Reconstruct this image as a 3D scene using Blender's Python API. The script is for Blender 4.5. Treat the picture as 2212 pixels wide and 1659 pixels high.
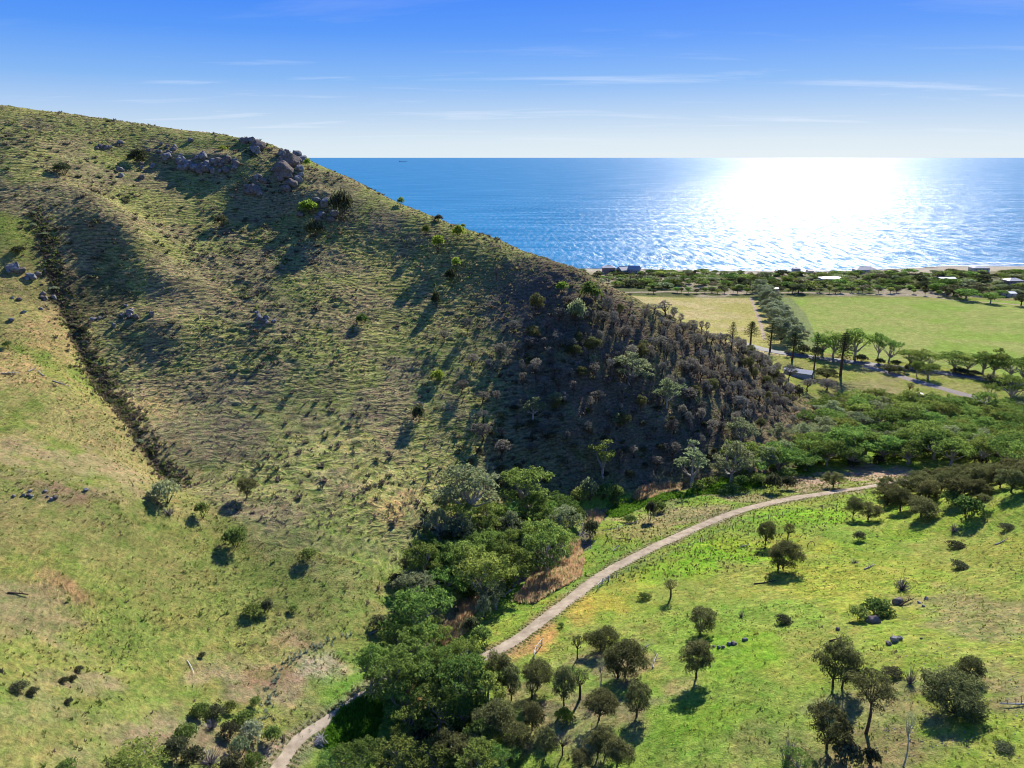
import bpy, bmesh, math, random
import numpy as np
from mathutils import Vector, Matrix
for o in list(bpy.data.objects): bpy.data.objects.remove(o)
SC = bpy.context.scene
COL = SC.collection
R = math.radians
random.seed(7); RNG = np.random.default_rng(7)
# ------------------------------------------------------------------ camera
CAMZ = 130.0
PITCH = 17.35
cam = bpy.data.cameras.new('camera'); camo = bpy.data.objects.new('camera', cam); COL.objects.link(camo)
camo.location = (0, 0, CAMZ); camo.rotation_euler = (R(90 - PITCH), 0, 0)
cam.sensor_width = 36; cam.lens = 18 / math.tan(R(35)); cam.clip_start = 1; cam.clip_end = 120000
SC.camera = camo
# ------------------------------------------------------------------ sun, sky
SUN_EL, SUN_AZ = 32.0, 21.5
sd = Vector((math.sin(R(SUN_AZ)) * math.cos(R(SUN_EL)), math.cos(R(SUN_AZ)) * math.cos(R(SUN_EL)), math.sin(R(SUN_EL))))
sl = bpy.data.lights.new('sun', 'SUN'); sl.energy = 5.0; sl.angle = R(0.53); sl.color = (1.0, 0.95, 0.86)
so = bpy.data.objects.new('sun', sl); COL.objects.link(so); so.rotation_euler = sd.to_track_quat('Z', 'Y').to_euler(); so.location = (0, 0, 500)
W = bpy.data.worlds.new('World'); SC.world = W; W.use_nodes = True
nt = W.node_tree; nt.nodes.clear()
def N(t, typ, **kw):
    n = t.nodes.new(typ)
    for k, v in kw.items():
        if k.startswith('i_'):
            n.inputs[int(k[2:]) if k[2:].isdigit() else k[2:]].default_value = v
        else: setattr(n, k, v)
    return n
def L(t, a, b): t.links.new(a, b)
def ramp(t, fac, stops, interp='LINEAR'):
    n = t.nodes.new('ShaderNodeValToRGB'); n.color_ramp.interpolation = interp
    e = n.color_ramp.elements
    while len(e) < len(stops): e.new(0.5)
    for k, (p, c) in enumerate(stops):
        e[k].position = p; e[k].color = (c[0], c[1], c[2], 1) if len(c) == 3 else c
    L(t, fac, n.inputs[0]); return n
sky = N(nt, 'ShaderNodeTexSky', sky_type='NISHITA', sun_disc=False, sun_elevation=R(SUN_EL), sun_rotation=R(SUN_AZ), altitude=100, air_density=1.0, dust_density=0.6, ozone_density=2.0)
tc = N(nt, 'ShaderNodeTexCoord')
sep = N(nt, 'ShaderNodeSeparateXYZ'); L(nt, tc.outputs['Generated'], sep.inputs[0])
# deep clear blue aloft, pale towards the horizon, the same all the way round, over the physical sky
tint = ramp(nt, sep.outputs[2], [(0.0, (0.70, 0.82, 0.91)), (0.018, (0.65, 0.78, 0.90)), (0.045, (0.48, 0.65, 0.88)), (0.09, (0.22, 0.46, 0.90)), (0.14, (0.085, 0.31, 0.93)), (0.19, (0.035, 0.225, 0.93)), (0.45, (0.045, 0.17, 0.66)), (1.0, (0.035, 0.13, 0.5))])
tsc = N(nt, 'ShaderNodeVectorMath', operation='SCALE'); tsc.inputs['Scale'].default_value = 8.3; L(nt, tint.outputs[0], tsc.inputs[0])
mul = N(nt, 'ShaderNodeMixRGB'); mul.inputs[0].default_value = 0.95
L(nt, sky.outputs[0], mul.inputs[1]); L(nt, tsc.outputs[0], mul.inputs[2])
# thin streaky cirrus: project the direction on a flat layer overhead
den = N(nt, 'ShaderNodeMath', operation='ADD'); den.inputs[1].default_value = 0.06; L(nt, sep.outputs[2], den.inputs[0])
dx = N(nt, 'ShaderNodeMath', operation='DIVIDE'); L(nt, sep.outputs[0], dx.inputs[0]); L(nt, den.outputs[0], dx.inputs[1])
dy = N(nt, 'ShaderNodeMath', operation='DIVIDE'); L(nt, sep.outputs[1], dy.inputs[0]); L(nt, den.outputs[0], dy.inputs[1])
cx = N(nt, 'ShaderNodeCombineXYZ'); L(nt, dx.outputs[0], cx.inputs[0]); L(nt, dy.outputs[0], cx.inputs[1])
mp = N(nt, 'ShaderNodeMapping'); mp.inputs['Scale'].default_value = (0.32, 1.0, 1); mp.inputs['Rotation'].default_value = (0, 0, R(-6)); mp.inputs['Location'].default_value = (4.7, 1.9, 0)
L(nt, cx.outputs[0], mp.inputs[0])
n1 = N(nt, 'ShaderNodeTexNoise'); n1.inputs['Scale'].default_value = 1.15; n1.inputs['Detail'].default_value = 8; n1.inputs['Roughness'].default_value = 0.6; n1.inputs['Distortion'].default_value = 0.5
L(nt, mp.outputs[0], n1.inputs[0])
cr = ramp(nt, n1.outputs[0], [(0.55, (0, 0, 0)), (0.78, (1, 1, 1))])
el = ramp(nt, sep.outputs[2], [(0.0, (0.0,)*3), (0.035, (0.42,)*3), (0.09, (0.40,)*3), (0.125, (0.16,)*3), (0.18, (0.10,)*3)])
cm = N(nt, 'ShaderNodeMath', operation='MULTIPLY'); L(nt, cr.outputs[0], cm.inputs[0]); L(nt, el.outputs[0], cm.inputs[1])
mc = N(nt, 'ShaderNodeMixRGB'); L(nt, cm.outputs[0], mc.inputs[0]); L(nt, mul.outputs[0], mc.inputs[1]); mc.inputs[2].default_value = (8.0, 8.4, 9.2, 1)
bg = N(nt, 'ShaderNodeBackground'); bg.inputs[1].default_value = 0.068; L(nt, mc.outputs[0], bg.inputs[0])
wo = N(nt, 'ShaderNodeOutputWorld'); L(nt, bg.outputs[0], wo.inputs[0])
SC.view_settings.view_transform = 'Standard'; SC.view_settings.look = 'None'; SC.view_settings.gamma = 1; SC.view_settings.use_curve_mapping = False
SC.view_settings.exposure = 0.85
SC.cycles.max_bounces = 5; SC.cycles.diffuse_bounces = 2; SC.cycles.glossy_bounces = 2; SC.cycles.transmission_bounces = 2; SC.cycles.transparent_max_bounces = 4
SC.cycles.use_adaptive_sampling = True
SC.cycles.pixel_filter_type = 'BLACKMAN_HARRIS'; SC.cycles.filter_width = 1.0
# ------------------------------------------------------------------ picture <-> place
FP = 1579.5; CT, ST = math.cos(R(PITCH)), math.sin(R(PITCH))
def ray(px, py):
    X = (px - 1106) / FP; V = (829.5 - py) / FP
    return X, CT + V * ST, -ST + V * CT
def onY(px, py, Y):
    x, y, z = ray(px, py); k = Y / y
    return (x * k, Y, CAMZ + z * k)
def onZ(px, py, Z):
    x, y, z = ray(px, py); k = (Z - CAMZ) / z
    return (x * k, y * k, Z)
# ------------------------------------------------------------------ terrain
P = []
ridge = [(-250, 200, 405), (0, 228, 395), (150, 246, 387), (300, 268, 402), (450, 286, 398), (560, 307, 392), (660, 347, 384), (760, 390, 372), (860, 440, 358),
         (950, 477, 343), (1050, 513, 327), (1150, 551, 309), (1230, 583, 293), (1330, 634, 295), (1400, 668, 300), (1480, 706, 307), (1560, 740, 318), (1640, 790, 330)]
base = [(-250, 560, 255), (0, 495, 259), (110, 560, 259), (230, 840, 209), (380, 1040, 181), (500, 1030, 182), (600, 1010, 184), (700, 1020, 184), (800, 1030, 186),
        (900, 1060, 186), (1020, 1100, 184), (1130, 1095, 196), (1230, 1068, 207.5), (1330, 1046, 219.5), (1450, 1026, 228.8), (1560, 1012, 236), (1650, 1000, 243.7), (1800, 950, 274)]
bul = [4, 5, 6, 2, -3, -6, -6, -5, -4, -1, 3, 6, 6, 4, 4, 4, 3, 2]
# ridge columns are joined to base columns of about the same bearing
pair = [(0, 0), (1, 1), (2, 2), (3, 3), (4, 4), (5, 5), (6, 6), (7, 8), (8, 9), (9, 10), (10, 11), (11, 12), (12, 12), (13, 13), (14, 14), (15, 14), (16, 15), (17, 16)]
for k, (a, b) in enumerate(pair):
    r = np.array(onY(*ridge[a])); c = np.array(onY(*base[b]))
    P.append(r)
    for t in (0.25, 0.5, 0.75):
        q = c + (r - c) * t; q[2] += bul[k] * math.sin(math.pi * t) ** 0.8; P.append(q)
    for d, dz in ((25, 9), (70, 30)):
        fall = dz if k < 13 else dz * 0.55
        z2 = max(r[2] - fall, 12); P.append(np.array([r[0] + 0.2 * d, r[1] + d, z2]))
for b in base: P.append(np.array(onY(*b)))
for q in [(0, 812, 190), (0, 700, 217), (0, 1000, 150), (0, 1250, 114), (250, 1000, 171), (250, 900, 192), (0, 1659, 74), (-200, 1659, 70), (-300, 1200, 118), (-300, 800, 189), (120, 1000, 158), (120, 820, 198), (200, 1659, 80),
          (130, 700, 226), (90, 620, 243)]: P.append(np.array(onY(*q)))
for q in [(600, 1659, 38), (850, 1470, 36), (500, 1400, 40.4), (250, 1400, 47), (700, 1200, 42), (500, 1200, 43.5), (250, 1200, 52), (900, 1200, 35), (250, 1050, 58), (850, 1100, 42), (600, 1100, 46),
          (700, 1400, 37), (300, 1600, 47), (760, 1560, 36), (850, 1330, 35),
          (1040, 1420, 35.5), (1200, 1320, 34.5), (1400, 1190, 32.5), (1600, 1100, 30.5), (1800, 1063, 28.5), (1950, 1040, 26.5), (2080, 1020, 24.5),
          (1100, 1200, 30), (1230, 1130, 29), (1000, 1300, 31.5), (910, 1400, 33), (900, 1640, 33.5), (1250, 1185, 29.5), (1420, 1062, 26.5), (1500, 1075, 27.5), (1650, 1035, 25.5),
          (1500, 1300, 38), (1300, 1500, 41), (1100, 1645, 38.5), (1800, 1300, 43), (2100, 1300, 49), (2330, 1300, 53), (1500, 1500, 45), (1800, 1500, 51), (2212, 1500, 57),
          (1500, 1659, 47), (1800, 1659, 52), (2212, 1659, 59), (1800, 1150, 36), (2100, 1150, 44), (1300, 1350, 37), (1650, 1180, 34.5),
          (2212, 1066, 50), (2050, 1088, 42), (1920, 1112, 35), (2400, 1030, 58), (1900, 900, 18.5), (2212, 900, 17), (1760, 920, 20), (2212, 980, 21), (2000, 980, 22.5), (2400, 950, 20),
          (1720, 868, 16.5), (1740, 812, 15), (1820, 830, 15), (2000, 860, 15), (2100, 870, 15.2), (2212, 860, 15), (1660, 757, 15), (2000, 800, 14.5), (2212, 828, 14.5), (2400, 850, 14.5),
          (1500, 700, 12), (1700, 700, 11), (2000, 740, 12.5), (2212, 740, 12), (1400, 640, 8), (1700, 640, 7), (2212, 656, 7), (1300, 600, 7), (1500, 600, 6), (1800, 598, 6), (2212, 600, 6), (2500, 700, 11)]:
    P.append(np.array(onZ(*q)))
for q in [(165, 205, 36), (160, 235, 27), (130, 210, 31), (230, 170, 62), (240, 100, 68), (150, 40, 64), (60, 30, 52), (-20, 40, 38), (-90, 30, 62), (-160, 60, 75), (-260, 200, 112), (-300, 300, 140), (-330, 420, 158), (230, 240, 30),
          (-200, 520, 110), (-350, 600, 90), (-100, 560, 75), (0, 480, 45), (60, 420, 35), (0, 640, 25), (-150, 760, 25), (-400, 800, 40), (0, 860, 4), (-300, 900, 6), (150, 540, 10), (320, 500, 11), (350, 380, 14), (340, 600, 9), (500, 450, 13), (500, 700, 7), (600, 860, 4), (300, 860, 4)]: P.append(np.array(q, float))
P = np.array(P)
def tps(Pxy, z, lam=1.5):
    n = len(z); s = 100.0
    A = Pxy / s; d2 = ((A[:, None] - A[None]) ** 2).sum(-1)
    K = np.where(d2 > 0, 0.5 * d2 * np.log(d2 + 1e-12), 0) + lam * 1e-3 * np.eye(n)
    Q = np.c_[np.ones(n), A]; M = np.zeros((n + 3, n + 3)); M[:n, :n] = K; M[:n, n:] = Q; M[n:, :n] = Q.T
    w = np.linalg.solve(M, np.r_[z, 0, 0, 0]); return A, w, s
_A, _w, _s = tps(P[:, :2], P[:, 2])
def basez(x, y):
    x = np.asarray(x, float).ravel(); y = np.asarray(y, float).ravel()
    xc = np.clip(x, -420, 620) / _s; yc = np.clip(y, 20, 930) / _s
    out = _w[-3] + _w[-2] * xc + _w[-1] * yc
    for k in range(len(_A)):
        d2 = (xc - _A[k, 0]) ** 2 + (yc - _A[k, 1]) ** 2
        out += _w[k] * 0.5 * d2 * np.log(d2 + 1e-12)
    return out
def _h(ix, iy, sd_):
    h = (ix * 374761393 + iy * 668265263 + sd_ * 974634777) & 0xFFFFFFFF
    h = ((h ^ (h >> 13)) * 1274126177) & 0xFFFFFFFF
    return ((h ^ (h >> 16)) & 0xFFFF) / 65535.0
def vnoise(x, y, sd_=0):
    ix = np.floor(x).astype(np.int64); iy = np.floor(y).astype(np.int64); fx = x - ix; fy = y - iy
    fx = fx * fx * (3 - 2 * fx); fy = fy * fy * (3 - 2 * fy)
    a, b, c, d = _h(ix, iy, sd_), _h(ix + 1, iy, sd_), _h(ix, iy + 1, sd_), _h(ix + 1, iy + 1, sd_)
    return (a + (b - a) * fx) * (1 - fy) + (c + (d - c) * fx) * fy
def fbm(x, y, sc, oc=4, sd_=0, g=0.5):
    v = 0; a = 1; t = 0
    for k in range(oc):
        v = v + a * vnoise(x / sc + 13.7 * k, y / sc - 7.3 * k, sd_ + k); t += a; a *= g; sc *= 0.5
    return v / t
def sstep(a, b, x):
    t = np.clip((x - a) / (b - a), 0, 1); return t * t * (3 - 2 * t)
def lines(segs):
    v = [segs[0][0]]
    for a, b, s0, s1 in segs:
        n = max(1, int(round(abs(b - a) / ((s0 + s1) / 2)))); t = np.linspace(0, 1, n + 1)[1:]
        v += list(a + (b - a) * ((s0 * t + (s1 - s0) * t * t / 2) / (s0 + (s1 - s0) / 2)))
    return np.array(v)
GX = lines([(-2600, -420, 300, 12), (-420, -300, 12, 1.2), (-300, 290, 1.0, 1.0), (290, 520, 1.2, 8), (520, 2600, 8, 300)])
GY = lines([(-60, 50, 12, 1.2), (50, 140, 0.8, 0.8), (140, 400, 0.58, 0.58), (400, 560, 0.7, 2.0), (560, 900, 2.0, 4.0)])
NX, NY = len(GX), len(GY)
MX, MY = np.meshgrid(GX, GY)
fx, fy = MX.ravel(), MY.ravel()
ZB = basez(fx, fy)
def seg_dist(x, y, pts):
    """distance to a polyline"""
    best = np.full(x.shape, 1e9)
    for (ax, ay), (bx_, by_) in zip(pts[:-1], pts[1:]):
        ux, uy = bx_ - ax, by_ - ay; t = np.clip(((x - ax) * ux + (y - ay) * uy) / (ux * ux + uy * uy + 1e-9), 0, 1)
        best = np.minimum(best, np.hypot(x - ax - ux * t, y - ay - uy * t))
    return best
def smooth_line(pts, step=1.0):
    pts = [np.array(p, float)[:2] for p in pts]; out = []
    pp = [2 * pts[0] - pts[1]] + pts + [2 * pts[-1] - pts[-2]]
    for k in range(1, len(pp) - 2):
        a, b, c, d = pp[k - 1:k + 3]; n = max(2, int(np.linalg.norm(c - b) / step))
        for i in range(n):
            t = i / n; out.append(0.5 * ((2 * b) + (c - a) * t + (2 * a - 5 * b + 4 * c - d) * t * t + (3 * b - a - 3 * c + d) * t ** 3))
    out.append(pts[-1]); return np.array(out)
# base-height lookup for pixel -> ground
def bil(Zg, x, y):
    x = np.asarray(x, float); y = np.asarray(y, float)
    i = np.clip(np.searchsorted(GX, x) - 1, 0, NX - 2); j = np.clip(np.searchsorted(GY, y) - 1, 0, NY - 2)
    u = np.clip((x - GX[i]) / (GX[i + 1] - GX[i]), 0, 1); v = np.clip((y - GY[j]) / (GY[j + 1] - GY[j]), 0, 1)
    return (Zg[j, i] * (1 - u) + Zg[j, i + 1] * u) * (1 - v) + (Zg[j + 1, i] * (1 - u) + Zg[j + 1, i + 1] * u) * v
ZG = ZB.reshape(NY, NX)
_YS = np.concatenate([np.arange(40, 420, 0.5), np.arange(420, 1200, 2.0)])
def at(px, py):
    """the point of the ground seen at a place of the photograph"""
    x, y, z = ray(px, py); X = x / y * _YS; Z = CAMZ + z / y * _YS
    g = bil(ZG, X, _YS); hit = np.nonzero(Z <= np.maximum(g, 0.2))[0]
    if len(hit) == 0: k = len(_YS) - 1
    else: k = hit[0]
    if k > 0:
        d0 = Z[k - 1] - g[k - 1]; d1 = Z[k] - g[k]; t = d0 / (d0 - d1 + 1e-9); t = min(max(t, 0), 1)
        Y = _YS[k - 1] + (_YS[k] - _YS[k - 1]) * t
    else: Y = _YS[0]
    X = x / y * Y
    return np.array([X, Y, float(bil(ZG, X, Y))])
TRACK_PX = [(540, 1760), (600, 1659), (650, 1595), (740, 1535), (800, 1490), (860, 1458), (940, 1440), (1040, 1420), (1110, 1385), (1200, 1318), (1300, 1243), (1400, 1188), (1500, 1142), (1600, 1103), (1700, 1079), (1800, 1063), (1900, 1047), (2000, 1028), (2080, 1010)]
TRACK = smooth_line([at(*p) for p in TRACK_PX])
CREEK_PX = [(880, 1760), (900, 1640), (905, 1500), (900, 1420), (1000, 1300), (1060, 1265), (1130, 1240), (1200, 1215), (1262, 1170), (1268, 1130), (1320, 1090), (1420, 1056), (1560, 1030), (1700, 1005), (1850, 960), (2000, 935), (2212, 905), (2400, 890)]
CREEK = smooth_line([at(*p) for p in CREEK_PX], 2)
GULLY = smooth_line([at(*p) for p in [(75, 470), (105, 560), (150, 680), (190, 770), (235, 850), (300, 945), (385, 1045)]], 2)
ROAD = smooth_line([at(*p) for p in [(1590, 738), (1660, 757), (1760, 772), (1900, 789), (2000, 801), (2120, 818), (2212, 831), (2400, 858)]], 3)
LANE = smooth_line([at(*p) for p in [(1870, 791), (1930, 808), (2000, 829), (2060, 846), (2115, 862), (2190, 885)]], 3)
COASTROAD = smooth_line([at(*p) for p in [(1340, 630), (1450, 632), (1600, 634), (1800, 635), (1960, 637), (2080, 650), (2160, 655), (2300, 668)]], 5)
dT = seg_dist(fx, fy, TRACK[::2]); dC = seg_dist(fx, fy, CREEK[::2]); dG = seg_dist(fx, fy, GULLY[::2]); dR = seg_dist(fx, fy, ROAD); dL = seg_dist(fx, fy, LANE)
def side(x, y, pts):
    """+1 on the left of the polyline (nearest segment), -1 on the right"""
    best = np.full(x.shape, 1e9); s = np.ones(x.shape)
    for (ax, ay), (bx_, by_) in zip(pts[:-1], pts[1:]):
        ux, uy = bx_ - ax, by_ - ay; t = np.clip(((x - ax) * ux + (y - ay) * uy) / (ux * ux + uy * uy + 1e-9), 0, 1)
        d = np.hypot(x - ax - ux * t, y - ay - uy * t); c = np.sign(ux * (y - ay) - uy * (x - ax)); m = d < best
        best[m] = d[m]; s[m] = c[m]
    return s
GC = np.vstack([np.array([[-460., 285.], [-330., 275.], [-230., 268.]]), GULLY, smooth_line([GULLY[-1], at(500, 1120), at(700, 1230), at(850, 1230), at(900, 1180)], 2), smooth_line([at(930, 1185), at(1020, 1120), at(1130, 1100), at(1240, 1085), at(1330, 1068), at(1450, 1048), at(1560, 1025), at(1650, 1000), at(1740, 950), at(1790, 900), at(1830, 860), at(1765, 835), at(1700, 790), at(1640, 770)], 3)])
far = sstep(330, 420, fy)
FACE = (side(fx, fy, GC[::2]) > 0) & (fy < 470) & (fy > 150) & (fx > -430)
# the crest of the toe drops towards the road: nothing past it is face
FACE &= ~((fx > 95) & (fy > 345)) & ~(fx > 205) & ~((fx > 60) & (fy > 400))
FACEs = np.where(FACE, 1.0, 0.0)
dGC = seg_dist(fx, fy, GC[::2]) * np.where(FACE, 1, -1)
amp = np.where(FACE, 1.0, np.where(fy > 430, 0.0, 0.28)) * (1 - sstep(420, 460, fy))
flat = sstep(2.0, 5.0, dT) * sstep(6, 9, dR) * sstep(4, 7, dL)
und = (fbm(fx, fy, 38, 3, 3) - 0.5) * 5.0 * sstep(10, 40, dT) * sstep(300, 270, fy * 0 + 0) if False else 0
warp = (fbm(fx, fy, 26, 3, 11) - 0.5) * 7.0 + (fbm(fx, fy, 7, 2, 12) - 0.5) * 2.0
ph1 = ZB / 1.25 + warp; ph2 = ZB / 1.05 - warp * 0.8 + fx * 0.02
rdg = lambda p: 1 - 2.2 * np.abs((p % 1.0) - .5) * 2 ** .5
tr = np.maximum(rdg(ph1), rdg(ph2)) ; trm = sstep(0.25, 0.6, fbm(fx, fy, 30, 3, 21))
for _px, _py, _hh, _sx, _sy in [(215, 462, 6.0, 17, 10), (245, 515, 8.0, 20, 12), (175, 640, -5.0, 20, 14), (225, 760, -4.0, 18, 14), (350, 610, 3.5, 16, 9), (630, 385, 3.0, 9, 8), (545, 400, 1.5, 7, 6), (700, 430, 3.0, 10, 7), (400, 345, 2.5, 16, 6), (490, 350, 2.5, 10, 6), (545, 310, 1.5, 8, 6), (300, 560, 3.0, 12, 8), (640, 440, 2.5, 10, 7), (540, 640, -1.5, 12, 10), (330, 700, 3.0, 14, 9)]:
    _q = at(_px, _py); ZB = ZB + _hh * np.exp(-((fx - _q[0]) / _sx) ** 2 - ((fy - _q[1]) / _sy) ** 2)
ZD = ZB + amp * flat * (0.30 * tr * (0.5 + 0.5 * trm))
big = (fbm(fx, fy, 22, 4, 5) - 0.5) * 1.7 * FACEs * sstep(3, 12, dG) + (fbm(fx, fy, 30, 4, 6) - 0.5) * 1.6 * (1 - FACEs) * (1 - far) * sstep(4, 14, dT)
rough = (fbm(fx, fy, 3.2, 3, 31) - 0.5)
tus = np.clip(fbm(fx, fy, 2.4, 2, 33) - 0.56, 0, 1) * (0.35 + sstep(0.45, 0.65, fbm(fx, fy, 24, 3, 34)) * 1.9)
ZD = ZD + big + flat * ((0.28 * FACEs + 0.22 * (1 - FACEs) * (1 - far)) * rough + 0.9 * tus * FACEs + 0.12 * tus * (1 - FACEs) * (1 - far))
# gully and creek cuts
dG2 = dG + (fbm(fx, fy, 5, 3, 91) - .5) * 3.0; gd = sstep(275, 225, fy); ZD -= gd * (1.0 * np.exp(-(dG2 / 1.8) ** 2) + 1.0 * np.exp(-(dG / 6) ** 2))
ZD -= 1.5 * np.exp(-(dC / 3.0) ** 2) * flat
# dunes and shore
dn = sstep(640, 700, fy) * (1 - sstep(830, 870, fy)); ZD += dn * (fbm(fx, fy, 55, 4, 41) - 0.4) * 5
coast_y = 872 + 14 * np.sin(fx / 90.0 + 1.0) - 26 * sstep(150, 420, fx) * 0 + 9 * (fbm(fx, fy * 0, 60, 3, 43) - 0.5) + 20 * np.exp(-((fx - 560) / 120) ** 2)
shore = coast_y - fy
ZD = np.where(fy > 640, np.where(shore > 0, np.minimum(ZD, 0.15 + shore * 0.06 + np.clip(shore - 30, 0, 99) * 0.05), shore * 0.06), ZD)
ZG = ZD.reshape(NY, NX)
# ------------------------------------------------------------------ mesh helpers
def mesh_np(name, V, F, mat=None, smooth=False):
    me = bpy.data.meshes.new(name); V = np.asarray(V, np.float32); F = np.asarray(F, np.int32)
    k = F.shape[1]
    me.vertices.add(len(V)); me.vertices.foreach_set('co', V.ravel()); me.loops.add(F.size); me.loops.foreach_set('vertex_index', F.ravel())
    me.polygons.add(len(F)); me.polygons.foreach_set('loop_start', np.arange(0, F.size, k, dtype=np.int32)); me.polygons.foreach_set('loop_total', np.full(len(F), k, np.int32))
    if smooth: me.polygons.foreach_set('use_smooth', np.ones(len(F), bool))
    me.update(calc_edges=True)
    if mat: me.materials.append(mat)
    return me
def link(name, me, parent=None, **props):
    o = bpy.data.objects.new(name, me); COL.objects.link(o)
    if parent: o.parent = parent
    for k, v in props.items():
        if v is not None: o[k] = v
    return o
def vcol(me, C):
    a = me.color_attributes.new('alb', 'FLOAT_COLOR', 'POINT'); d = np.ones((len(C), 4), np.float32); d[:, :np.shape(C)[1]] = C; a.data.foreach_set('color', d.ravel())
# ------------------------------------------------------------------ ground colours (mostly what grows or lies there)
def c3(*a): return np.array(a, float)
G_YEL, G_GRN, G_DRY, G_TAN, G_BRN, G_SOIL, G_LUSH = c3(.200, .215, .060), c3(.140, .190, .045), c3(.275, .225, .100), c3(.255, .205, .125), c3(.160, .125, .088), c3(.250, .175, .110), c3(.135, .245, .040)
C = np.empty((len(fx), 3)); nA = fbm(fx, fy, 40, 4, 51); nB = fbm(fx, fy, 14, 4, 52); nC = fbm(fx, fy, 4, 3, 53)
def mix(C, col, m): return C + (col - C) * np.clip(m, 0, 1)[:, None]
right = (side(fx, fy, CREEK[::3]) < 0)
C[:] = G_YEL
C = mix(C, G_GRN, sstep(.42, .62, nB) * .6); C = mix(C, G_DRY, sstep(.46, .62, nA) * .6)
# main face: green with grey-brown tussock, browner to the right
brn = sstep(.46, .60, fbm(fx, fy, 20, 4, 54)) * .75; brn = np.clip(brn + sstep(20, 110, fx) * .5 + sstep(40, -10, fx - 30) * 0, 0, 1)
F_ = np.empty_like(C); F_[:] = c3(.170, .195, .062); F_ = mix(F_, c3(.235, .235, .085), sstep(.45, .65, nB) * .7); F_ = mix(F_, G_BRN * 1.15, brn); F_ = mix(F_, c3(.11, .095, .07), sstep(.60, .72, fbm(fx, fy, 6, 3, 55)) * .6)
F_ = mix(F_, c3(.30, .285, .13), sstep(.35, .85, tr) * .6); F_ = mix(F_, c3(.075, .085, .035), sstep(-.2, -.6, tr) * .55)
FW = sstep(-3.5, 3.5, dGC + (nB - .5) * 22 * sstep(240, 262, fy) + (nC - .5) * 5); FW = np.where(fy > 470, FACEs, FW) * np.where((fx > 60) & (fy > 280), FACEs, 1)
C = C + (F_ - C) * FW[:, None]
# right slope
Rm = right & (fy < 300) & (FW < .5)
R_ = np.empty_like(C); R_[:] = c3(.215, .275, .050); R_ = mix(R_, c3(.255, .265, .075), sstep(.40, .60, nB) * .6); R_ = mix(R_, c3(.17, .275, .048), sstep(.52, .70, fbm(fx, fy, 18, 3, 56)) * .7)
C = np.where(Rm[:, None], R_, C)
def blob(px, py, rx, ry, col, s=1.0, nz=1.1):
    global C
    q = at(px, py); dep = q[1] * CT + (CAMZ - q[2]) * ST; a = at(px, py - ry)[1] - at(px, py + ry)[1]
    wx = rx * dep / FP; wy = max(a / 2, 1)
    d = np.hypot((fx - q[0]) / wx, (fy - q[1]) / wy) + (nB - .5) * nz * 2 + (nC - .5) * nz * 1.6
    C = mix(C, np.array(col, float), (1 - sstep(.45, 1.25, d)) * s * .88)
vfl = np.exp(-(dC / 22) ** 2) * (fy > 90); C = mix(C, G_LUSH, vfl * sstep(.38, .6, nB) * .9)
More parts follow.
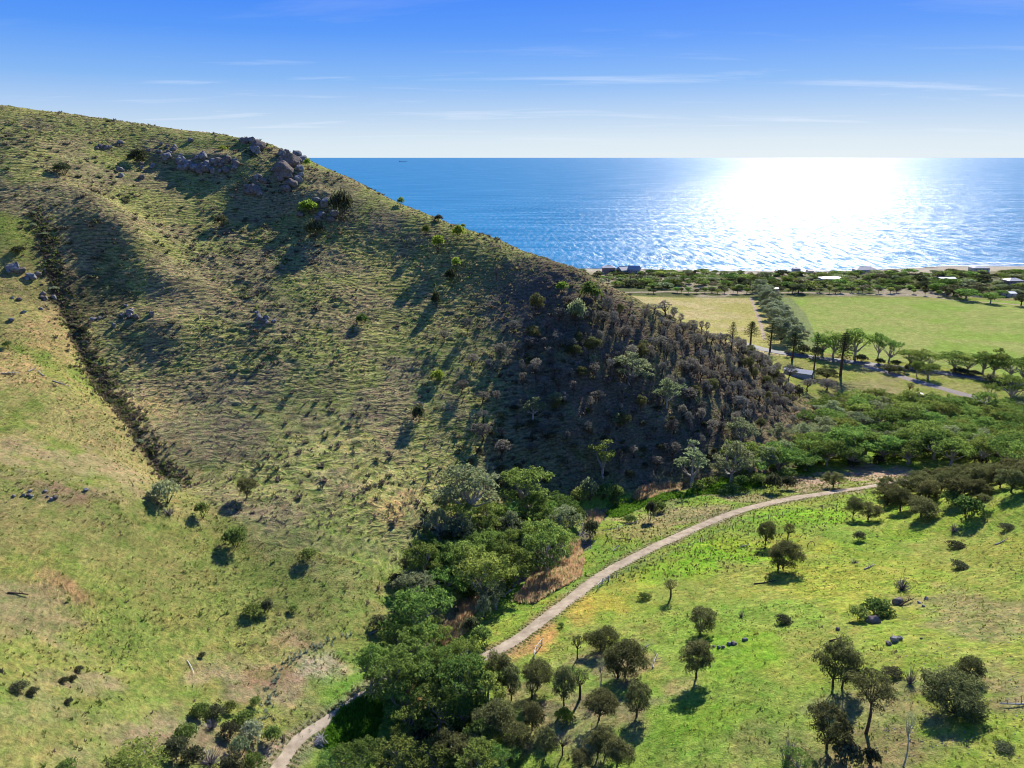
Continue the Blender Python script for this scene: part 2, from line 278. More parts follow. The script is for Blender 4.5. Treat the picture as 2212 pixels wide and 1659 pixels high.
for b in [(200, 610, 85, 110, c3(.085, .080, .050), .75), (280, 720, 60, 60, c3(.10, .09, .06), .6), (1760, 1042, 130, 20, c3(.33, .255, .18), .95), (120, 900, 190, 120, G_DRY, .75), (60, 760, 90, 90, c3(.36, .26, .12), .7), (180, 1010, 160, 60, G_TAN, .6), (200, 1140, 220, 90, G_DRY, .5), (130, 1060, 60, 18, G_SOIL * .8, .8), (150, 1265, 60, 30, c3(.27, .17, .09), .8), (60, 1330, 110, 60, G_TAN * .85, .7),  # the first two blobs darken the hollow right of the gully
          (380, 1580, 170, 60, G_TAN * .85, .85), (530, 1470, 110, 36, G_TAN * .9, .9), (200, 1560, 200, 80, G_TAN * .85, .6), (600, 1460, 50, 22, c3(.30, .18, .11), .7), (640, 1380, 40, 20, G_SOIL, .7), (700, 1440, 50, 30, c3(.36, .31, .22), .7), (650, 1520, 60, 40, G_TAN, .5),
          (870, 1110, 50, 60, c3(.36, .25, .12), .8), (890, 1200, 50, 40, c3(.36, .25, .12), .7), (350, 1220, 160, 80, G_YEL, .5), (650, 1180, 160, 60, G_GRN, .5), (640, 1300, 150, 60, G_GRN, .6), (420, 1380, 150, 50, G_YEL, .6), (780, 1370, 60, 50, G_YEL, .6),
          (780, 1560, 60, 60, G_LUSH, .95), (740, 1500, 60, 40, G_LUSH * 1.1, .8), (720, 1620, 60, 40, G_LUSH, .7), (900, 1260, 60, 60, G_LUSH, .8), (960, 1230, 60, 60, G_LUSH, .8), (1380, 1090, 70, 22, G_LUSH, .9), (1480, 1070, 60, 20, G_LUSH, .9), (1330, 1100, 40, 20, G_LUSH, .6), (1600, 1045, 90, 14, G_LUSH, .7),
          (1500, 1110, 120, 22, G_TAN, .85), (1400, 1145, 70, 22, G_DRY, .8), (1640, 1075, 90, 14, G_TAN, .85), (1750, 1050, 70, 16, G_TAN, .9), (1850, 1035, 90, 16, c3(.36, .26, .19), .95), (1950, 1030, 70, 20, c3(.36, .26, .19), .9),
          (1170, 1380, 40, 40, c3(.42, .24, .09), .95), (1120, 1400, 50, 30, c3(.38, .23, .10), .9), (1250, 1320, 30, 40, c3(.40, .27, .08), .7), (1280, 1290, 60, 30, c3(.38, .31, .06), .7),
          (1330, 1440, 130, 70, G_TAN * .95, .85), (1150, 1480, 90, 50, G_TAN, .75), (1250, 1560, 120, 60, G_TAN * .9, .7), (1430, 1440, 40, 50, c3(.30, .26, .10), .6), (1350, 1260, 80, 30, c3(.33, .31, .06), .6),
          (1590, 1200, 110, 30, c3(.16, .33, .025), .85), (1450, 1240, 80, 24, c3(.17, .33, .03), .7), (1750, 1110, 120, 16, c3(.17, .33, .03), .8), (1600, 1400, 90, 50, c3(.16, .30, .03), .7), (1530, 1560, 90, 50, c3(.15, .27, .03), .7), (1700, 1260, 200, 40, c3(.31, .31, .06), .6), (1900, 1300, 130, 40, c3(.28, .31, .06), .5),
          (2130, 1330, 120, 70, G_TAN * .9, .7), (2160, 1480, 90, 90, G_TAN * .85, .75), (1880, 1520, 130, 60, G_TAN * .9, .7), (1900, 1620, 120, 50, c3(.25, .18, .11), .75), (1660, 1610, 130, 60, c3(.22, .21, .09), .6), (2100, 1200, 140, 50, c3(.30, .30, .07), .6), (2000, 1150, 180, 30, c3(.22, .32, .04), .6),
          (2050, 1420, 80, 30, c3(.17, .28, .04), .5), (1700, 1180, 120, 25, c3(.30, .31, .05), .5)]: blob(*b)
# woodland floor under the burnt she-oaks
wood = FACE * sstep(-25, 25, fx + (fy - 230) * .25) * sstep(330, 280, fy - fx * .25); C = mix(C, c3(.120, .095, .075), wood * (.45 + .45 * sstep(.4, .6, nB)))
# coast plain
pl = sstep(330, 352, fy) * (~FACE)
P_ = np.empty_like(C); P_[:] = c3(.22, .25, .06); P_ = mix(P_, c3(.29, .27, .10), sstep(.4, .6, nB) * .7); P_ = mix(P_, c3(.28, .22, .13), sstep(.55, .7, nA) * .5); C = C + (P_ - C) * pl[:, None]
WB = [at(1628, 628), at(1712, 765)]
wbx = WB[1][0] + (fy - WB[1][1]) * (WB[0][0] - WB[1][0]) / (WB[0][1] - WB[1][1])
FL = (fy > 425) & (fy < 655) & (fx < wbx) & ~FACE; FR = (fx >= wbx) & (fy < 655 - (fx - 250).clip(0, 900) * .06) & (dR > 14) & (side(fx, fy, ROAD) > 0) & (fy > 300) & ~FACE
PL_ = mix(np.tile(c3(.42, .35, .17), (len(fx), 1)), c3(.33, .31, .10), sstep(.4, .6, nA) * .8); PR_ = mix(np.tile(c3(.25, .30, .085), (len(fx), 1)), c3(.31, .31, .11), sstep(.45, .6, nB) * .6); PR_ = mix(PR_, c3(.22, .31, .065), sstep(.54, .68, nA) * .8)
C = np.where(FL[:, None], PL_, C); C = np.where(FR[:, None], PR_, C)
ds = sstep(652, 665, fy); D_ = mix(np.tile(c3(.12, .13, .06), (len(fx), 1)), c3(.36, .30, .22), sstep(.53, .64, fbm(fx, fy, 30, 4, 61)) * .8); D_ = mix(D_, c3(.44, .38, .29), sstep(800, 835, fy) * .8)
D_ = mix(D_, c3(.40, .35, .28), sstep(70, 20, coast_y - fy)); D_ = mix(D_, c3(.12, .10, .08), sstep(.5, .6, fbm(fx, fy, 18, 3, 62)) * sstep(12, 4, coast_y - fy))
C = C + (D_ - C) * (ds * (~FACE))[:, None]
_pg = [at(*p)[:2] for p in [(1688, 642), (1712, 645), (1742, 680), (1766, 735), (1762, 752), (1700, 750)]]
_in = np.zeros(len(fx), bool); _j = len(_pg) - 1
for _i in range(len(_pg)):
    (xi, yi), (xj, yj) = _pg[_i], _pg[_j]; _in ^= ((yi > fy) != (yj > fy)) & (fx < (xj - xi) * (fy - yi) / (yj - yi + 1e-12) + xi); _j = _i
C = mix(C, c3(.19, .215, .105), _in * .8)
C = mix(C, c3(.27, .22, .145), sstep(3.6, 1.2, dT + (nC - .5) * 3.0) * .75)
C = mix(C, c3(.16, .13, .10), sstep(2.2, .8, dC + (nC - .5) * 1.5) * .8); C = mix(C, c3(.12, .09, .06), sstep(2.2, .6, dG + (nC - .5) * 1.6) * .85)
C *= (0.72 + 0.56 * fbm(fx, fy, 2.4, 3, 71))[:, None]
TER = np.where(FACE, .95, np.where(fy < 300, .40, 0.)) * flat * (1 - sstep(420, 450, fy)); TER = np.where(fy > 300, np.where(FACE, TER, 0), TER); TER *= .55 + .45 * sstep(.38, .55, fbm(fx, fy, 30, 3, 21)); C = np.c_[C, TER]
# ------------------------------------------------------------------ materials
def mat(name): 
    m = bpy.data.materials.new(name); m.use_nodes = True; m.node_tree.nodes.clear(); return m, m.node_tree
def out(t, s): o = N(t, 'ShaderNodeOutputMaterial'); L(t, s, o.inputs[0])
def ground_mat():
    m, t = mat('ground_cover'); at_ = N(t, 'ShaderNodeAttribute', attribute_name='alb'); geo = N(t, 'ShaderNodeNewGeometry')
    a = N(t, 'ShaderNodeTexNoise'); a.inputs['Scale'].default_value = 1.1; a.inputs['Detail'].default_value = 6; a.inputs['Roughness'].default_value = .75; L(t, geo.outputs['Position'], a.inputs[0])
    r1 = ramp(t, a.outputs[0], [(.30, (.36, .37, .36)), (.43, (.78, .80, .78)), (.55, (1.08, 1.08, 1.05)), (.70, (1.55, 1.48, 1.36))])
    b = N(t, 'ShaderNodeTexNoise'); b.inputs['Scale'].default_value = .42; b.inputs['Detail'].default_value = 6; b.inputs['Roughness'].default_value = .7; L(t, geo.outputs['Position'], b.inputs[0])
    r2 = ramp(t, b.outputs[0], [(.36, (.78, .96, .76)), (.50, (1, 1, 1)), (.64, (1.20, 1.02, 1.14))])
    m1 = N(t, 'ShaderNodeMixRGB', blend_type='MULTIPLY'); m1.inputs[0].default_value = 1; L(t, at_.outputs[0], m1.inputs[1]); L(t, r1.outputs[0], m1.inputs[2])
    m2 = N(t, 'ShaderNodeMixRGB', blend_type='MULTIPLY'); m2.inputs[0].default_value = 1; L(t, m1.outputs[0], m2.inputs[1]); L(t, r2.outputs[0], m2.inputs[2])
    c = N(t, 'ShaderNodeTexNoise'); c.inputs['Scale'].default_value = 2.6; c.inputs['Detail'].default_value = 5; c.inputs['Roughness'].default_value = .7; L(t, geo.outputs['Position'], c.inputs[0])
    # sheep tracks: narrow terraces that follow the contour, braided by two warps
    sp = N(t, 'ShaderNodeSeparateXYZ'); L(t, geo.outputs['Position'], sp.inputs[0])
    def M_(op, a_, b_, c_=None):
        n = N(t, 'ShaderNodeMath', operation=op)
        for i_, v_ in enumerate((a_, b_, c_)):
            if v_ is None: continue
            if isinstance(v_, (int, float)): n.inputs[i_].default_value = v_
            else: L(t, v_, n.inputs[i_])
        return n.outputs[0]
    def warp_(sc, seed_):
        w_ = N(t, 'ShaderNodeTexNoise'); mp_ = N(t, 'ShaderNodeMapping'); mp_.inputs['Scale'].default_value = (1, 1, .15); mp_.inputs['Location'].default_value = (seed_, seed_ * 2, 0); L(t, geo.outputs['Position'], mp_.inputs[0]); L(t, mp_.outputs[0], w_.inputs[0]); w_.inputs['Scale'].default_value = sc; w_.inputs['Detail'].default_value = 4; w_.inputs['Roughness'].default_value = .5; return w_.outputs[0]
    hs_ = []
    for per, sc, sd__, am in ((1.05, .055, 3, 9.0), (.85, .08, 31, -8.0), (1.3, .12, 57, 5.0)):
        ph = M_('MULTIPLY_ADD', sp.outputs[2], 1 / per, M_('MULTIPLY', warp_(sc, sd__), am)); fr_ = M_('FRACT', ph, 0); tri = M_('ABSOLUTE', M_('SUBTRACT', fr_, .5), 0); hs_.append(M_('SUBTRACT', 1, M_('MULTIPLY', tri, 4.2)))
    hh = M_('MAXIMUM', M_('MAXIMUM', hs_[0], hs_[1]), hs_[2]); hh = M_('MAXIMUM', hh, -.6); ter = at_.outputs['Alpha']
    tm = M_('MULTIPLY', hh, ter); tb = N(t, 'ShaderNodeBump'); tb.inputs['Strength'].default_value = 1.0; tb.inputs['Distance'].default_value = .25; L(t, tm, tb.inputs['Height'])
    bu = N(t, 'ShaderNodeBump'); bu.inputs['Strength'].default_value = .85; bu.inputs['Distance'].default_value = .45; L(t, c.outputs[0], bu.inputs['Height']); L(t, tb.outputs[0], bu.inputs['Normal'])
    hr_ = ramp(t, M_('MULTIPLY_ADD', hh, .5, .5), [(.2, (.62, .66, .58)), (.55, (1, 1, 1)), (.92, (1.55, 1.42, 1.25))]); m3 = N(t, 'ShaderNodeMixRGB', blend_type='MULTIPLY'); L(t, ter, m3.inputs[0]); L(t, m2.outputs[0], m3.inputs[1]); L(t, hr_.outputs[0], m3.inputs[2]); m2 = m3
    d = N(t, 'ShaderNodeBsdfDiffuse'); L(t, m2.outputs[0], d.inputs[0]); L(t, bu.outputs[0], d.inputs['Normal']); out(t, d.outputs[0]); return m
M_GROUND = ground_mat()
def rock_like(name, c1, c2, sc=1.5, rough=.9, bump=.4, spec=0):
    m, t = mat(name); g = N(t, 'ShaderNodeNewGeometry'); a = N(t, 'ShaderNodeTexNoise'); a.inputs['Scale'].default_value = sc; a.inputs['Detail'].default_value = 7; a.inputs['Roughness'].default_value = .65
    L(t, g.outputs['Position'], a.inputs[0]); r = ramp(t, a.outputs[0], [(.32, c1), (.68, c2)]); bu = N(t, 'ShaderNodeBump'); bu.inputs['Strength'].default_value = bump; bu.inputs['Distance'].default_value = .2; L(t, a.outputs[0], bu.inputs['Height'])
    p = N(t, 'ShaderNodeBsdfPrincipled'); p.inputs['Roughness'].default_value = rough; p.inputs['Specular IOR Level'].default_value = spec; L(t, r.outputs[0], p.inputs[0]); L(t, bu.outputs[0], p.inputs['Normal']); out(t, p.outputs[0]); return m
def plain(name, c, rough=.6, spec=.3, metal=0):
    m, t = mat(name); p = N(t, 'ShaderNodeBsdfPrincipled'); g = N(t, 'ShaderNodeNewGeometry'); a = N(t, 'ShaderNodeTexNoise'); a.inputs['Scale'].default_value = 1.2; a.inputs['Detail'].default_value = 5; L(t, g.outputs['Position'], a.inputs[0])
    r = ramp(t, a.outputs[0], [(.3, [v * .8 for v in c]), (.7, [min(1, v * 1.12) for v in c])]); L(t, r.outputs[0], p.inputs[0])
    p.inputs['Roughness'].default_value = rough; p.inputs['Specular IOR Level'].default_value = spec; p.inputs['Metallic'].default_value = metal; out(t, p.outputs[0]); return m
def leaf(name, c1, c2, hue=.03, trans=.42, val=.35):
    """foliage: colour varies from leaf clump to leaf clump and from plant to plant"""
    m, t = mat(name); g = N(t, 'ShaderNodeNewGeometry'); oi = N(t, 'ShaderNodeObjectInfo'); r = ramp(t, g.outputs['Random Per Island'], [(0, c1), (1, c2)])
    h = N(t, 'ShaderNodeHueSaturation'); a = N(t, 'ShaderNodeMath', operation='MULTIPLY_ADD'); a.inputs[1].default_value = 2 * hue; a.inputs[2].default_value = .5 - hue; L(t, oi.outputs['Random'], a.inputs[0]); L(t, a.outputs[0], h.inputs[0])
    w = N(t, 'ShaderNodeTexWhiteNoise', noise_dimensions='1D'); L(t, oi.outputs['Random'], w.inputs['W']); b = N(t, 'ShaderNodeMath', operation='MULTIPLY_ADD'); b.inputs[1].default_value = 2 * val; b.inputs[2].default_value = 1 - val; L(t, w.outputs[0], b.inputs[0]); L(t, b.outputs[0], h.inputs[2]); L(t, r.outputs[0], h.inputs[4])
    d = N(t, 'ShaderNodeBsdfDiffuse'); e = N(t, 'ShaderNodeBsdfTranslucent'); L(t, h.outputs[0], d.inputs[0]); L(t, h.outputs[0], e.inputs[0]); s = N(t, 'ShaderNodeMixShader'); s.inputs[0].default_value = trans; L(t, d.outputs[0], s.inputs[1]); L(t, e.outputs[0], s.inputs[2]); out(t, s.outputs[0]); return m
M_DIRT = rock_like('track_dirt', (.25, .20, .14), (.45, .37, .27), .45); M_GRAVEL = rock_like('lane_gravel', (.22, .19, .17), (.33, .29, .25), 1.2)
M_ASPH = rock_like('asphalt', (.10, .098, .098), (.17, .165, .16), .8, .8, .1, .3)
M_STONE = rock_like('granite', (.085, .083, .082), (.33, .32, .31), .9); M_STONE2 = rock_like('rusty_stone', (.09, .078, .068), (.25, .21, .18), 1.0)
# ------------------------------------------------------------------ ground objects
ci = (MX[:-1, :-1] + MX[1:, 1:]) / 2; cj = (MY[:-1, :-1] + MY[1:, 1:]) / 2; cxs, cys = ci.ravel(), cj.ravel()
J, I = np.meshgrid(np.arange(NY - 1), np.arange(NX - 1), indexing='ij'); a = (J * NX + I).ravel(); QUADS = np.stack([a, a + 1, a + 1 + NX, a + NX], 1)
q0 = QUADS[:, 0]
code = np.full(len(q0), 0)
code[right[q0] & (cys < 300)] = 1
code[(~right[q0]) & (cys < 300)] = 2
code[(dC[q0] < 16) & (cys > 90) & (cys < 345)] = 3
code[(cys >= 300) | ((cxs > 150) & (cys > 235))] = 3
code[FR[q0]] = 5; code[FL[q0]] = 4
code[(cys > 650) & (code == 3)] = 6
code[(coast_y[q0] - cys < 45) & (cys > 760)] = 7
code[FACE[q0]] = 8
ZN = ZD.reshape(NY, NX); gy_, gx_ = np.gradient(ZN, GY, GX); NRM = np.stack([-gx_, -gy_, np.ones_like(gx_)], -1).reshape(-1, 3); NRM /= np.linalg.norm(NRM, axis=1)[:, None]
NAMES = {0: 'ground', 1: 'grassy_slope', 2: 'hill_spur', 3: 'valley_floor', 4: 'field', 5: 'field', 6: 'dunes', 7: 'beach', 8: 'hillside'}
LBL = {0: 'ground beyond the hills', 1: 'bright green grassy slope below the dirt track', 2: 'yellow green spur and fan left of the gully', 3: 'valley floor along the tree lined creek', 4: 'dry straw coloured field left of the windbreak', 5: 'green field right of the windbreak', 6: 'scrub covered dunes behind the beach', 7: 'pale sand beach along the sea', 8: 'steep hillside ribbed with sheep tracks'}
VV = np.stack([fx, fy, ZD], 1)
for k, nm in NAMES.items():
    f = QUADS[code == k]
    if len(f) == 0: continue
    used, inv = np.unique(f.ravel(), return_inverse=True)
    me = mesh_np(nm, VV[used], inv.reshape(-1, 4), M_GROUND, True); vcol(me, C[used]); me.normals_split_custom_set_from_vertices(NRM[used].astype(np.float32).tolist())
    link(nm, me, kind='structure', label=LBL[k])
def ribbon(name, pts, w, m, lift=.07, label=None, wj=.25, n=6, seed=1):
    V = []; F = []
    t = np.gradient(pts, axis=0); t /= np.linalg.norm(t, axis=1)[:, None] + 1e-9; nn = np.stack([-t[:, 1], t[:, 0]], 1)
    s = np.arange(len(pts))
    jl = (fbm(s * 1.0, s * 0.0 + seed, 6, 3, seed) - .5) * 2 * wj; jr = (fbm(s * 1.0, s * 0.0 + seed + 9, 6, 3, seed + 5) - .5) * 2 * wj
    for k in range(len(pts)):
        for i in range(n + 1):
            u = (i / n * 2 - 1); ww = (w if np.isscalar(w) else w[k]) / 2 * (1 + (jl[k] if u < 0 else jr[k])); q = pts[k] + nn[k] * u * ww
            V.append((q[0], q[1], 0))
    V = np.array(V); V[:, 2] = bil(ZG, V[:, 0], V[:, 1]) + lift - 0.10 * (np.abs(np.tile(np.linspace(-1, 1, n + 1), len(pts))) > .99)
    for k in range(len(pts) - 1):
        for i in range(n):
            a = k * (n + 1) + i; F.append((a, a + 1, a + n + 2, a + n + 1))
    me = mesh_np(name, V, F, m, True); return link(name, me, kind='structure', label=label)
_d = np.arange(len(TRACK)); ribbon('dirt_track', TRACK, 2.0 + 1.6 * sstep(30, 75, _d), M_DIRT, .09, 'pale dirt track curving through the valley', .3)
ribbon('road', ROAD, 9.0, M_ASPH, .10, 'grey sealed road behind the tall pines', .02)
ribbon('gravel_lane', LANE, 6.5, M_GRAVEL, .09, 'brown gravel lane leaving the road', .15, seed=3)
ribbon('coast_lane', COASTROAD, 5.0, M_DIRT, .09, 'pale sandy lane along the far edge of the fields', .2, seed=4)
ribbon('field_track', smooth_line([at(1622, 642), at(1640, 690), at(1652, 735)], 3), 3.0, M_DIRT, .06, 'faint wheel track along the windbreak', .3, seed=6)
# ------------------------------------------------------------------ sea
def sea_mat():
    m, t = mat('sea_water'); g = N(t, 'ShaderNodeNewGeometry'); mp = N(t, 'ShaderNodeMapping'); mp.inputs['Scale'].default_value = (.6, 1.3, 1); L(t, g.outputs['Position'], mp.inputs[0])
    a = N(t, 'ShaderNodeTexNoise'); a.inputs['Scale'].default_value = .22; a.inputs['Detail'].default_value = 5; a.inputs['Roughness'].default_value = .6; L(t, mp.outputs[0], a.inputs[0])
    s = N(t, 'ShaderNodeMapping'); s.inputs['Scale'].default_value = (.004, .035, 1); s.inputs['Rotation'].default_value = (0, 0, R(4)); L(t, g.outputs['Position'], s.inputs[0])
    b = N(t, 'ShaderNodeTexNoise'); b.inputs['Scale'].default_value = 1; b.inputs['Detail'].default_value = 4; L(t, s.outputs[0], b.inputs[0])
    bu = N(t, 'ShaderNodeBump'); bu.inputs['Strength'].default_value = .9; bu.inputs["Distance"].default_value = 1.6; L(t, a.outputs[0], bu.inputs['Height'])
    r = ramp(t, b.outputs[0], [(.35, (.020, .150, .31)), (.65, (.040, .205, .39))])
    d = N(t, 'ShaderNodeBsdfDiffuse'); L(t, r.outputs[0], d.inputs[0])
    gl = N(t, 'ShaderNodeBsdfGlossy'); gl.distribution = 'GGX'; gl.inputs['Roughness'].default_value = .40; gl.inputs[0].default_value = (1, 1, 1, 1); L(t, bu.outputs[0], gl.inputs['Normal'])
    rr = ramp(t, b.outputs[0], [(.38, (.22,)*3), (.62, (.28,)*3)]); L(t, rr.outputs[0], gl.inputs['Roughness'])
    mx = N(t, 'ShaderNodeMixShader'); fr = N(t, 'ShaderNodeFresnel'); fr.inputs[0].default_value = 1.33; fm = N(t, 'ShaderNodeMath', operation='MULTIPLY'); fm.inputs[1].default_value = .145; L(t, fr.outputs[0], fm.inputs[0])
    gm = N(t, 'ShaderNodeMapping'); gm.inputs['Scale'].default_value = (.16, .022, 1); L(t, g.outputs['Position'], gm.inputs[0]); gn = N(t, 'ShaderNodeTexNoise'); gn.inputs['Scale'].default_value = 1; gn.inputs['Detail'].default_value = 3; gn.inputs['Roughness'].default_value = .7; L(t, gm.outputs[0], gn.inputs[0])
    gr = ramp(t, gn.outputs[0], [(.41, (.06,)*3), (.50, (.42,)*3), (.62, (1,)*3)]); gk = N(t, 'ShaderNodeMath', operation='MULTIPLY'); L(t, fm.outputs[0], gk.inputs[0]); L(t, gr.outputs[0], gk.inputs[1]); gs = N(t, 'ShaderNodeMath', operation='MULTIPLY'); gs.inputs[1].default_value = 1.7; L(t, gk.outputs[0], gs.inputs[0]); L(t, gs.outputs[0], mx.inputs[0])
    L(t, d.outputs[0], mx.inputs[1]); L(t, gl.outputs[0], mx.inputs[2]); out(t, mx.outputs[0]); return m
M_SEA = sea_mat()
sx = [-60000, -20000, -6000, -2000, 0, 2000, 6000, 20000, 60000]; sy = [700, 1000, 2000, 5000, 12000, 25000, 47000]
V = [(x, y, 0) for y in sy for x in sx]; F = [(j * 9 + i, j * 9 + i + 1, (j + 1) * 9 + i + 1, (j + 1) * 9 + i) for j in range(6) for i in range(8)]
link('sea', mesh_np('sea', V, F, M_SEA), kind='structure', label='bright blue sea with sun glitter')
# ------------------------------------------------------------------ shape makers
class MB:
    def __init__(s): s.v = []; s.f3 = []; s.f4 = []; s.n = 0
    def add(s, V, F):
        F = np.asarray(F) + s.n; (s.f4 if F.shape[1] == 4 else s.f3).append(F); s.v.append(np.asarray(V, float)); s.n += len(V)
    def mesh(s, name, m, smooth=False):
        V = np.vstack(s.v); F = []
        if s.f4: F += np.vstack(s.f4).tolist()
        if s.f3: F += np.vstack(s.f3).tolist()
        me = bpy.data.meshes.new(name); me.from_pydata(V.tolist(), [], F); me.materials.append(m)
        if smooth: me.polygons.foreach_set('use_smooth', np.ones(len(F), bool))
        me.update(); return me
def tube(mb, pts, r0, r1, k=6, cap=True):
    pts = np.array(pts, float); n = len(pts); V = []; F = []
    for i in range(n):
        d = pts[min(i + 1, n - 1)] - pts[max(i - 1, 0)]; d = d / (np.linalg.norm(d) + 1e-9); u = np.cross(d, (0, 0, 1.0) if abs(d[2]) < .9 else (1.0, 0, 0)); u /= np.linalg.norm(u); w = np.cross(d, u); r = r0 + (r1 - r0) * i / (n - 1)
        for j in range(k): a = 2 * math.pi * j / k; V.append(pts[i] + (u * math.cos(a) + w * math.sin(a)) * r)
    for i in range(n - 1):
        for j in range(k): a = i * k + j; b = i * k + (j + 1) % k; F.append((a, b, b + k, a + k))
    mb.add(V, F)
    if cap: mb.add([V[(n - 1) * k + j] for j in range(k)] + [pts[-1] + (pts[-1] - pts[-2]) * .02], [(j, (j + 1) % k, k) for j in range(k)])
def box(mb, c, s, rz=0):
    x, y, z = np.array(s) / 2; V = np.array([(a, b, d) for a in (-x, x) for b in (-y, y) for d in (-z, z)]); ca, sa = math.cos(rz), math.sin(rz)
    V = np.stack([V[:, 0] * ca - V[:, 1] * sa, V[:, 0] * sa + V[:, 1] * ca, V[:, 2]], 1) + np.array(c); mb.add(V, [(0, 1, 3, 2), (4, 6, 7, 5), (0, 4, 5, 1), (2, 3, 7, 6), (0, 2, 6, 4), (1, 5, 7, 3)])
def unit(n, rg):
    v = rg.normal(size=(n, 3)); return v / np.linalg.norm(v, axis=1)[:, None]
def leaves(cl, per, size, asp, rg, shell=.35, up=.25, droop=0, jit=1.0, outw=.5):
    """leaf sprays in the shell of each clump (cx,cy,cz,rx,ry,rz): returns quads"""
    Vs = []
    for c in cl:
        n = int(per * (c[3] * c[4] + c[3] * c[5]) / 2); d = unit(n, rg); d[:, 2] = np.where(d[:, 2] < -.45, -d[:, 2] * .6, d[:, 2]); rr = 1 - shell * rg.random(n) ** 1.5; rr *= 1 + rg.normal(0, .07, n)
        p = np.array(c[:3]) + d * np.array(c[3:6]) * rr[:, None]
        nr = d * outw + unit(n, rg) * jit + np.array([0, 0, up]); nr /= np.linalg.norm(nr, axis=1)[:, None]
        ax = unit(n, rg) + np.array([0, 0, -droop]) + d * droop * .6; u = ax - nr * (ax * nr).sum(1)[:, None]; u /= np.linalg.norm(u, axis=1)[:, None]; w = np.cross(nr, u); s = size * rg.uniform(.6, 1.35, n)[:, None]
        k1 = rg.uniform(.7, 1.1, n)[:, None]
        Vs.append(np.stack([p - u * s - w * s * asp * k1, p + u * s * .9 - w * s * asp * .5, p + u * s + w * s * asp * k1, p - u * s * .8 + w * s * asp * .8], 1).reshape(-1, 3))
    V = np.vstack(Vs); return V, np.arange(len(V)).reshape(-1, 4)
def crown_mesh(name, m, *a, **k):
    V, F = leaves(*a, **k); return mesh_np(name, V, F, m)
M_GUM = leaf('gum_leaves', (.085, .155, .038), (.33, .43, .10), trans=.5, val=.34); M_GUMB = leaf('grey_gum_leaves', (.15, .19, .09), (.40, .45, .23), .02, .5, .25)
M_OAK = leaf('she_oak_needles', (.055, .065, .026), (.26, .27, .105), .02, .45, .25); M_BURNT = leaf('browned_needles', (.10, .092, .072), (.34, .315, .255), .02, .45, .30)
M_BURNG = leaf('grey_needles', (.10, .105, .090), (.30, .30, .26), .03, .3, .3)
M_BUSH = leaf('bush_leaves', (.075, .12, .034), (.26, .35, .09), .03, .48); M_LIME = leaf('lime_leaves', (.15, .23, .03), (.32, .42, .07), .02, .55, .2); M_DARK = leaf('dark_bush_leaves', (.045, .055, .028), (.15, .16, .080), .03, .42)
M_PINE = leaf('pine_needles', (.035, .052, .022), (.11, .14, .055), .02, .3); M_WIND = leaf('windbreak_needles', (.20, .235, .13), (.45, .49, .29), .015, .35, .15)
M_DEAD = leaf('dead_twigs', (.10, .085, .085), (.25, .21, .20), .02, .1, .25); M_REED = leaf('dry_reeds', (.36, .2, .1), (.62, .36, .2), .02, .35, .25)
M_BARK = rock_like('pale_bark', (.20, .16, .13), (.55, .50, .44), 1.5); M_DBARK = rock_like('dark_bark', (.05, .035, .028), (.13, .09, .07), 2.5); M_WOOD = rock_like('weathered_wood', (.24, .22, .20), (.52, .48, .44), 2)
M_POST = rock_like('post_wood', (.08, .065, .055), (.20, .165, .14), 3)
def limb_path(p0, p1, bend, rg, n=5):
    p0 = np.array(p0, float); p1 = np.array(p1, float); o = rg.normal(0, bend, 3); t = np.linspace(0, 1, n)[:, None]; return p0 + (p1 - p0) * t + np.sin(t * math.pi) * o + np.cumsum(rg.normal(0, bend * .12, (n, 3)), 0) * t
def gum(seed, m, spread=1.0, tall=1.0, lean=0.0, nc=13, low=.40, open_=1.0):
    """about 10 m high, 11 m wide"""
    rg = np.random.default_rng(seed); cl = []; tb = MB(); fork = np.array([lean * .4, 0, 2.2 * tall])
    tube(tb, limb_path((0, 0, -.4), fork, .15, rg, 4), .48, .34, 7, False)
    for k in range(nc):
        a = 2.4 * k + rg.normal(0, .3); r = (math.sqrt((k + .6) / nc)) * 4.2 * spread; z = (8.3 - 3.3 * (r / (4.2 * spread)) ** 1.6 + rg.normal(0, .75)) * tall; z = max(z, 10 * low * tall)
        c = np.array([r * math.cos(a) + lean, r * math.sin(a), z]); s = rg.uniform(1.25, 2.1) * (spread + 1) / 2; cl.append((*c, s * rg.uniform(.7, .95), s * rg.uniform(.7, .95), s * rg.uniform(.45, .65)))
        for q in range(6):
            o = unit(1, rg)[0]; o[2] = abs(o[2]) * .8 - .15; o *= s * rg.uniform(.8, 1.15); cl.append((*(c + o * np.array([1.1, 1.1, .8])), s * .36, s * .36, s * .30))
        if k % 2 == 0: mid = fork + (c - fork) * .5 + rg.normal(0, .4, 3); tube(tb, limb_path(fork, mid, .25, rg, 4), .24, .15, 5, False); tube(tb, limb_path(mid, c, .25, rg, 4), .15, .05, 5)
        else: tube(tb, limb_path(fork + rg.normal(0, .15, 3), c, .5, rg, 6), .19, .05, 5)
    return tb.mesh('trunk', M_BARK, True), crown_mesh('crown', m, cl, 74 * open_, .19, .55, rg, shell=.40, up=.25, droop=.35)
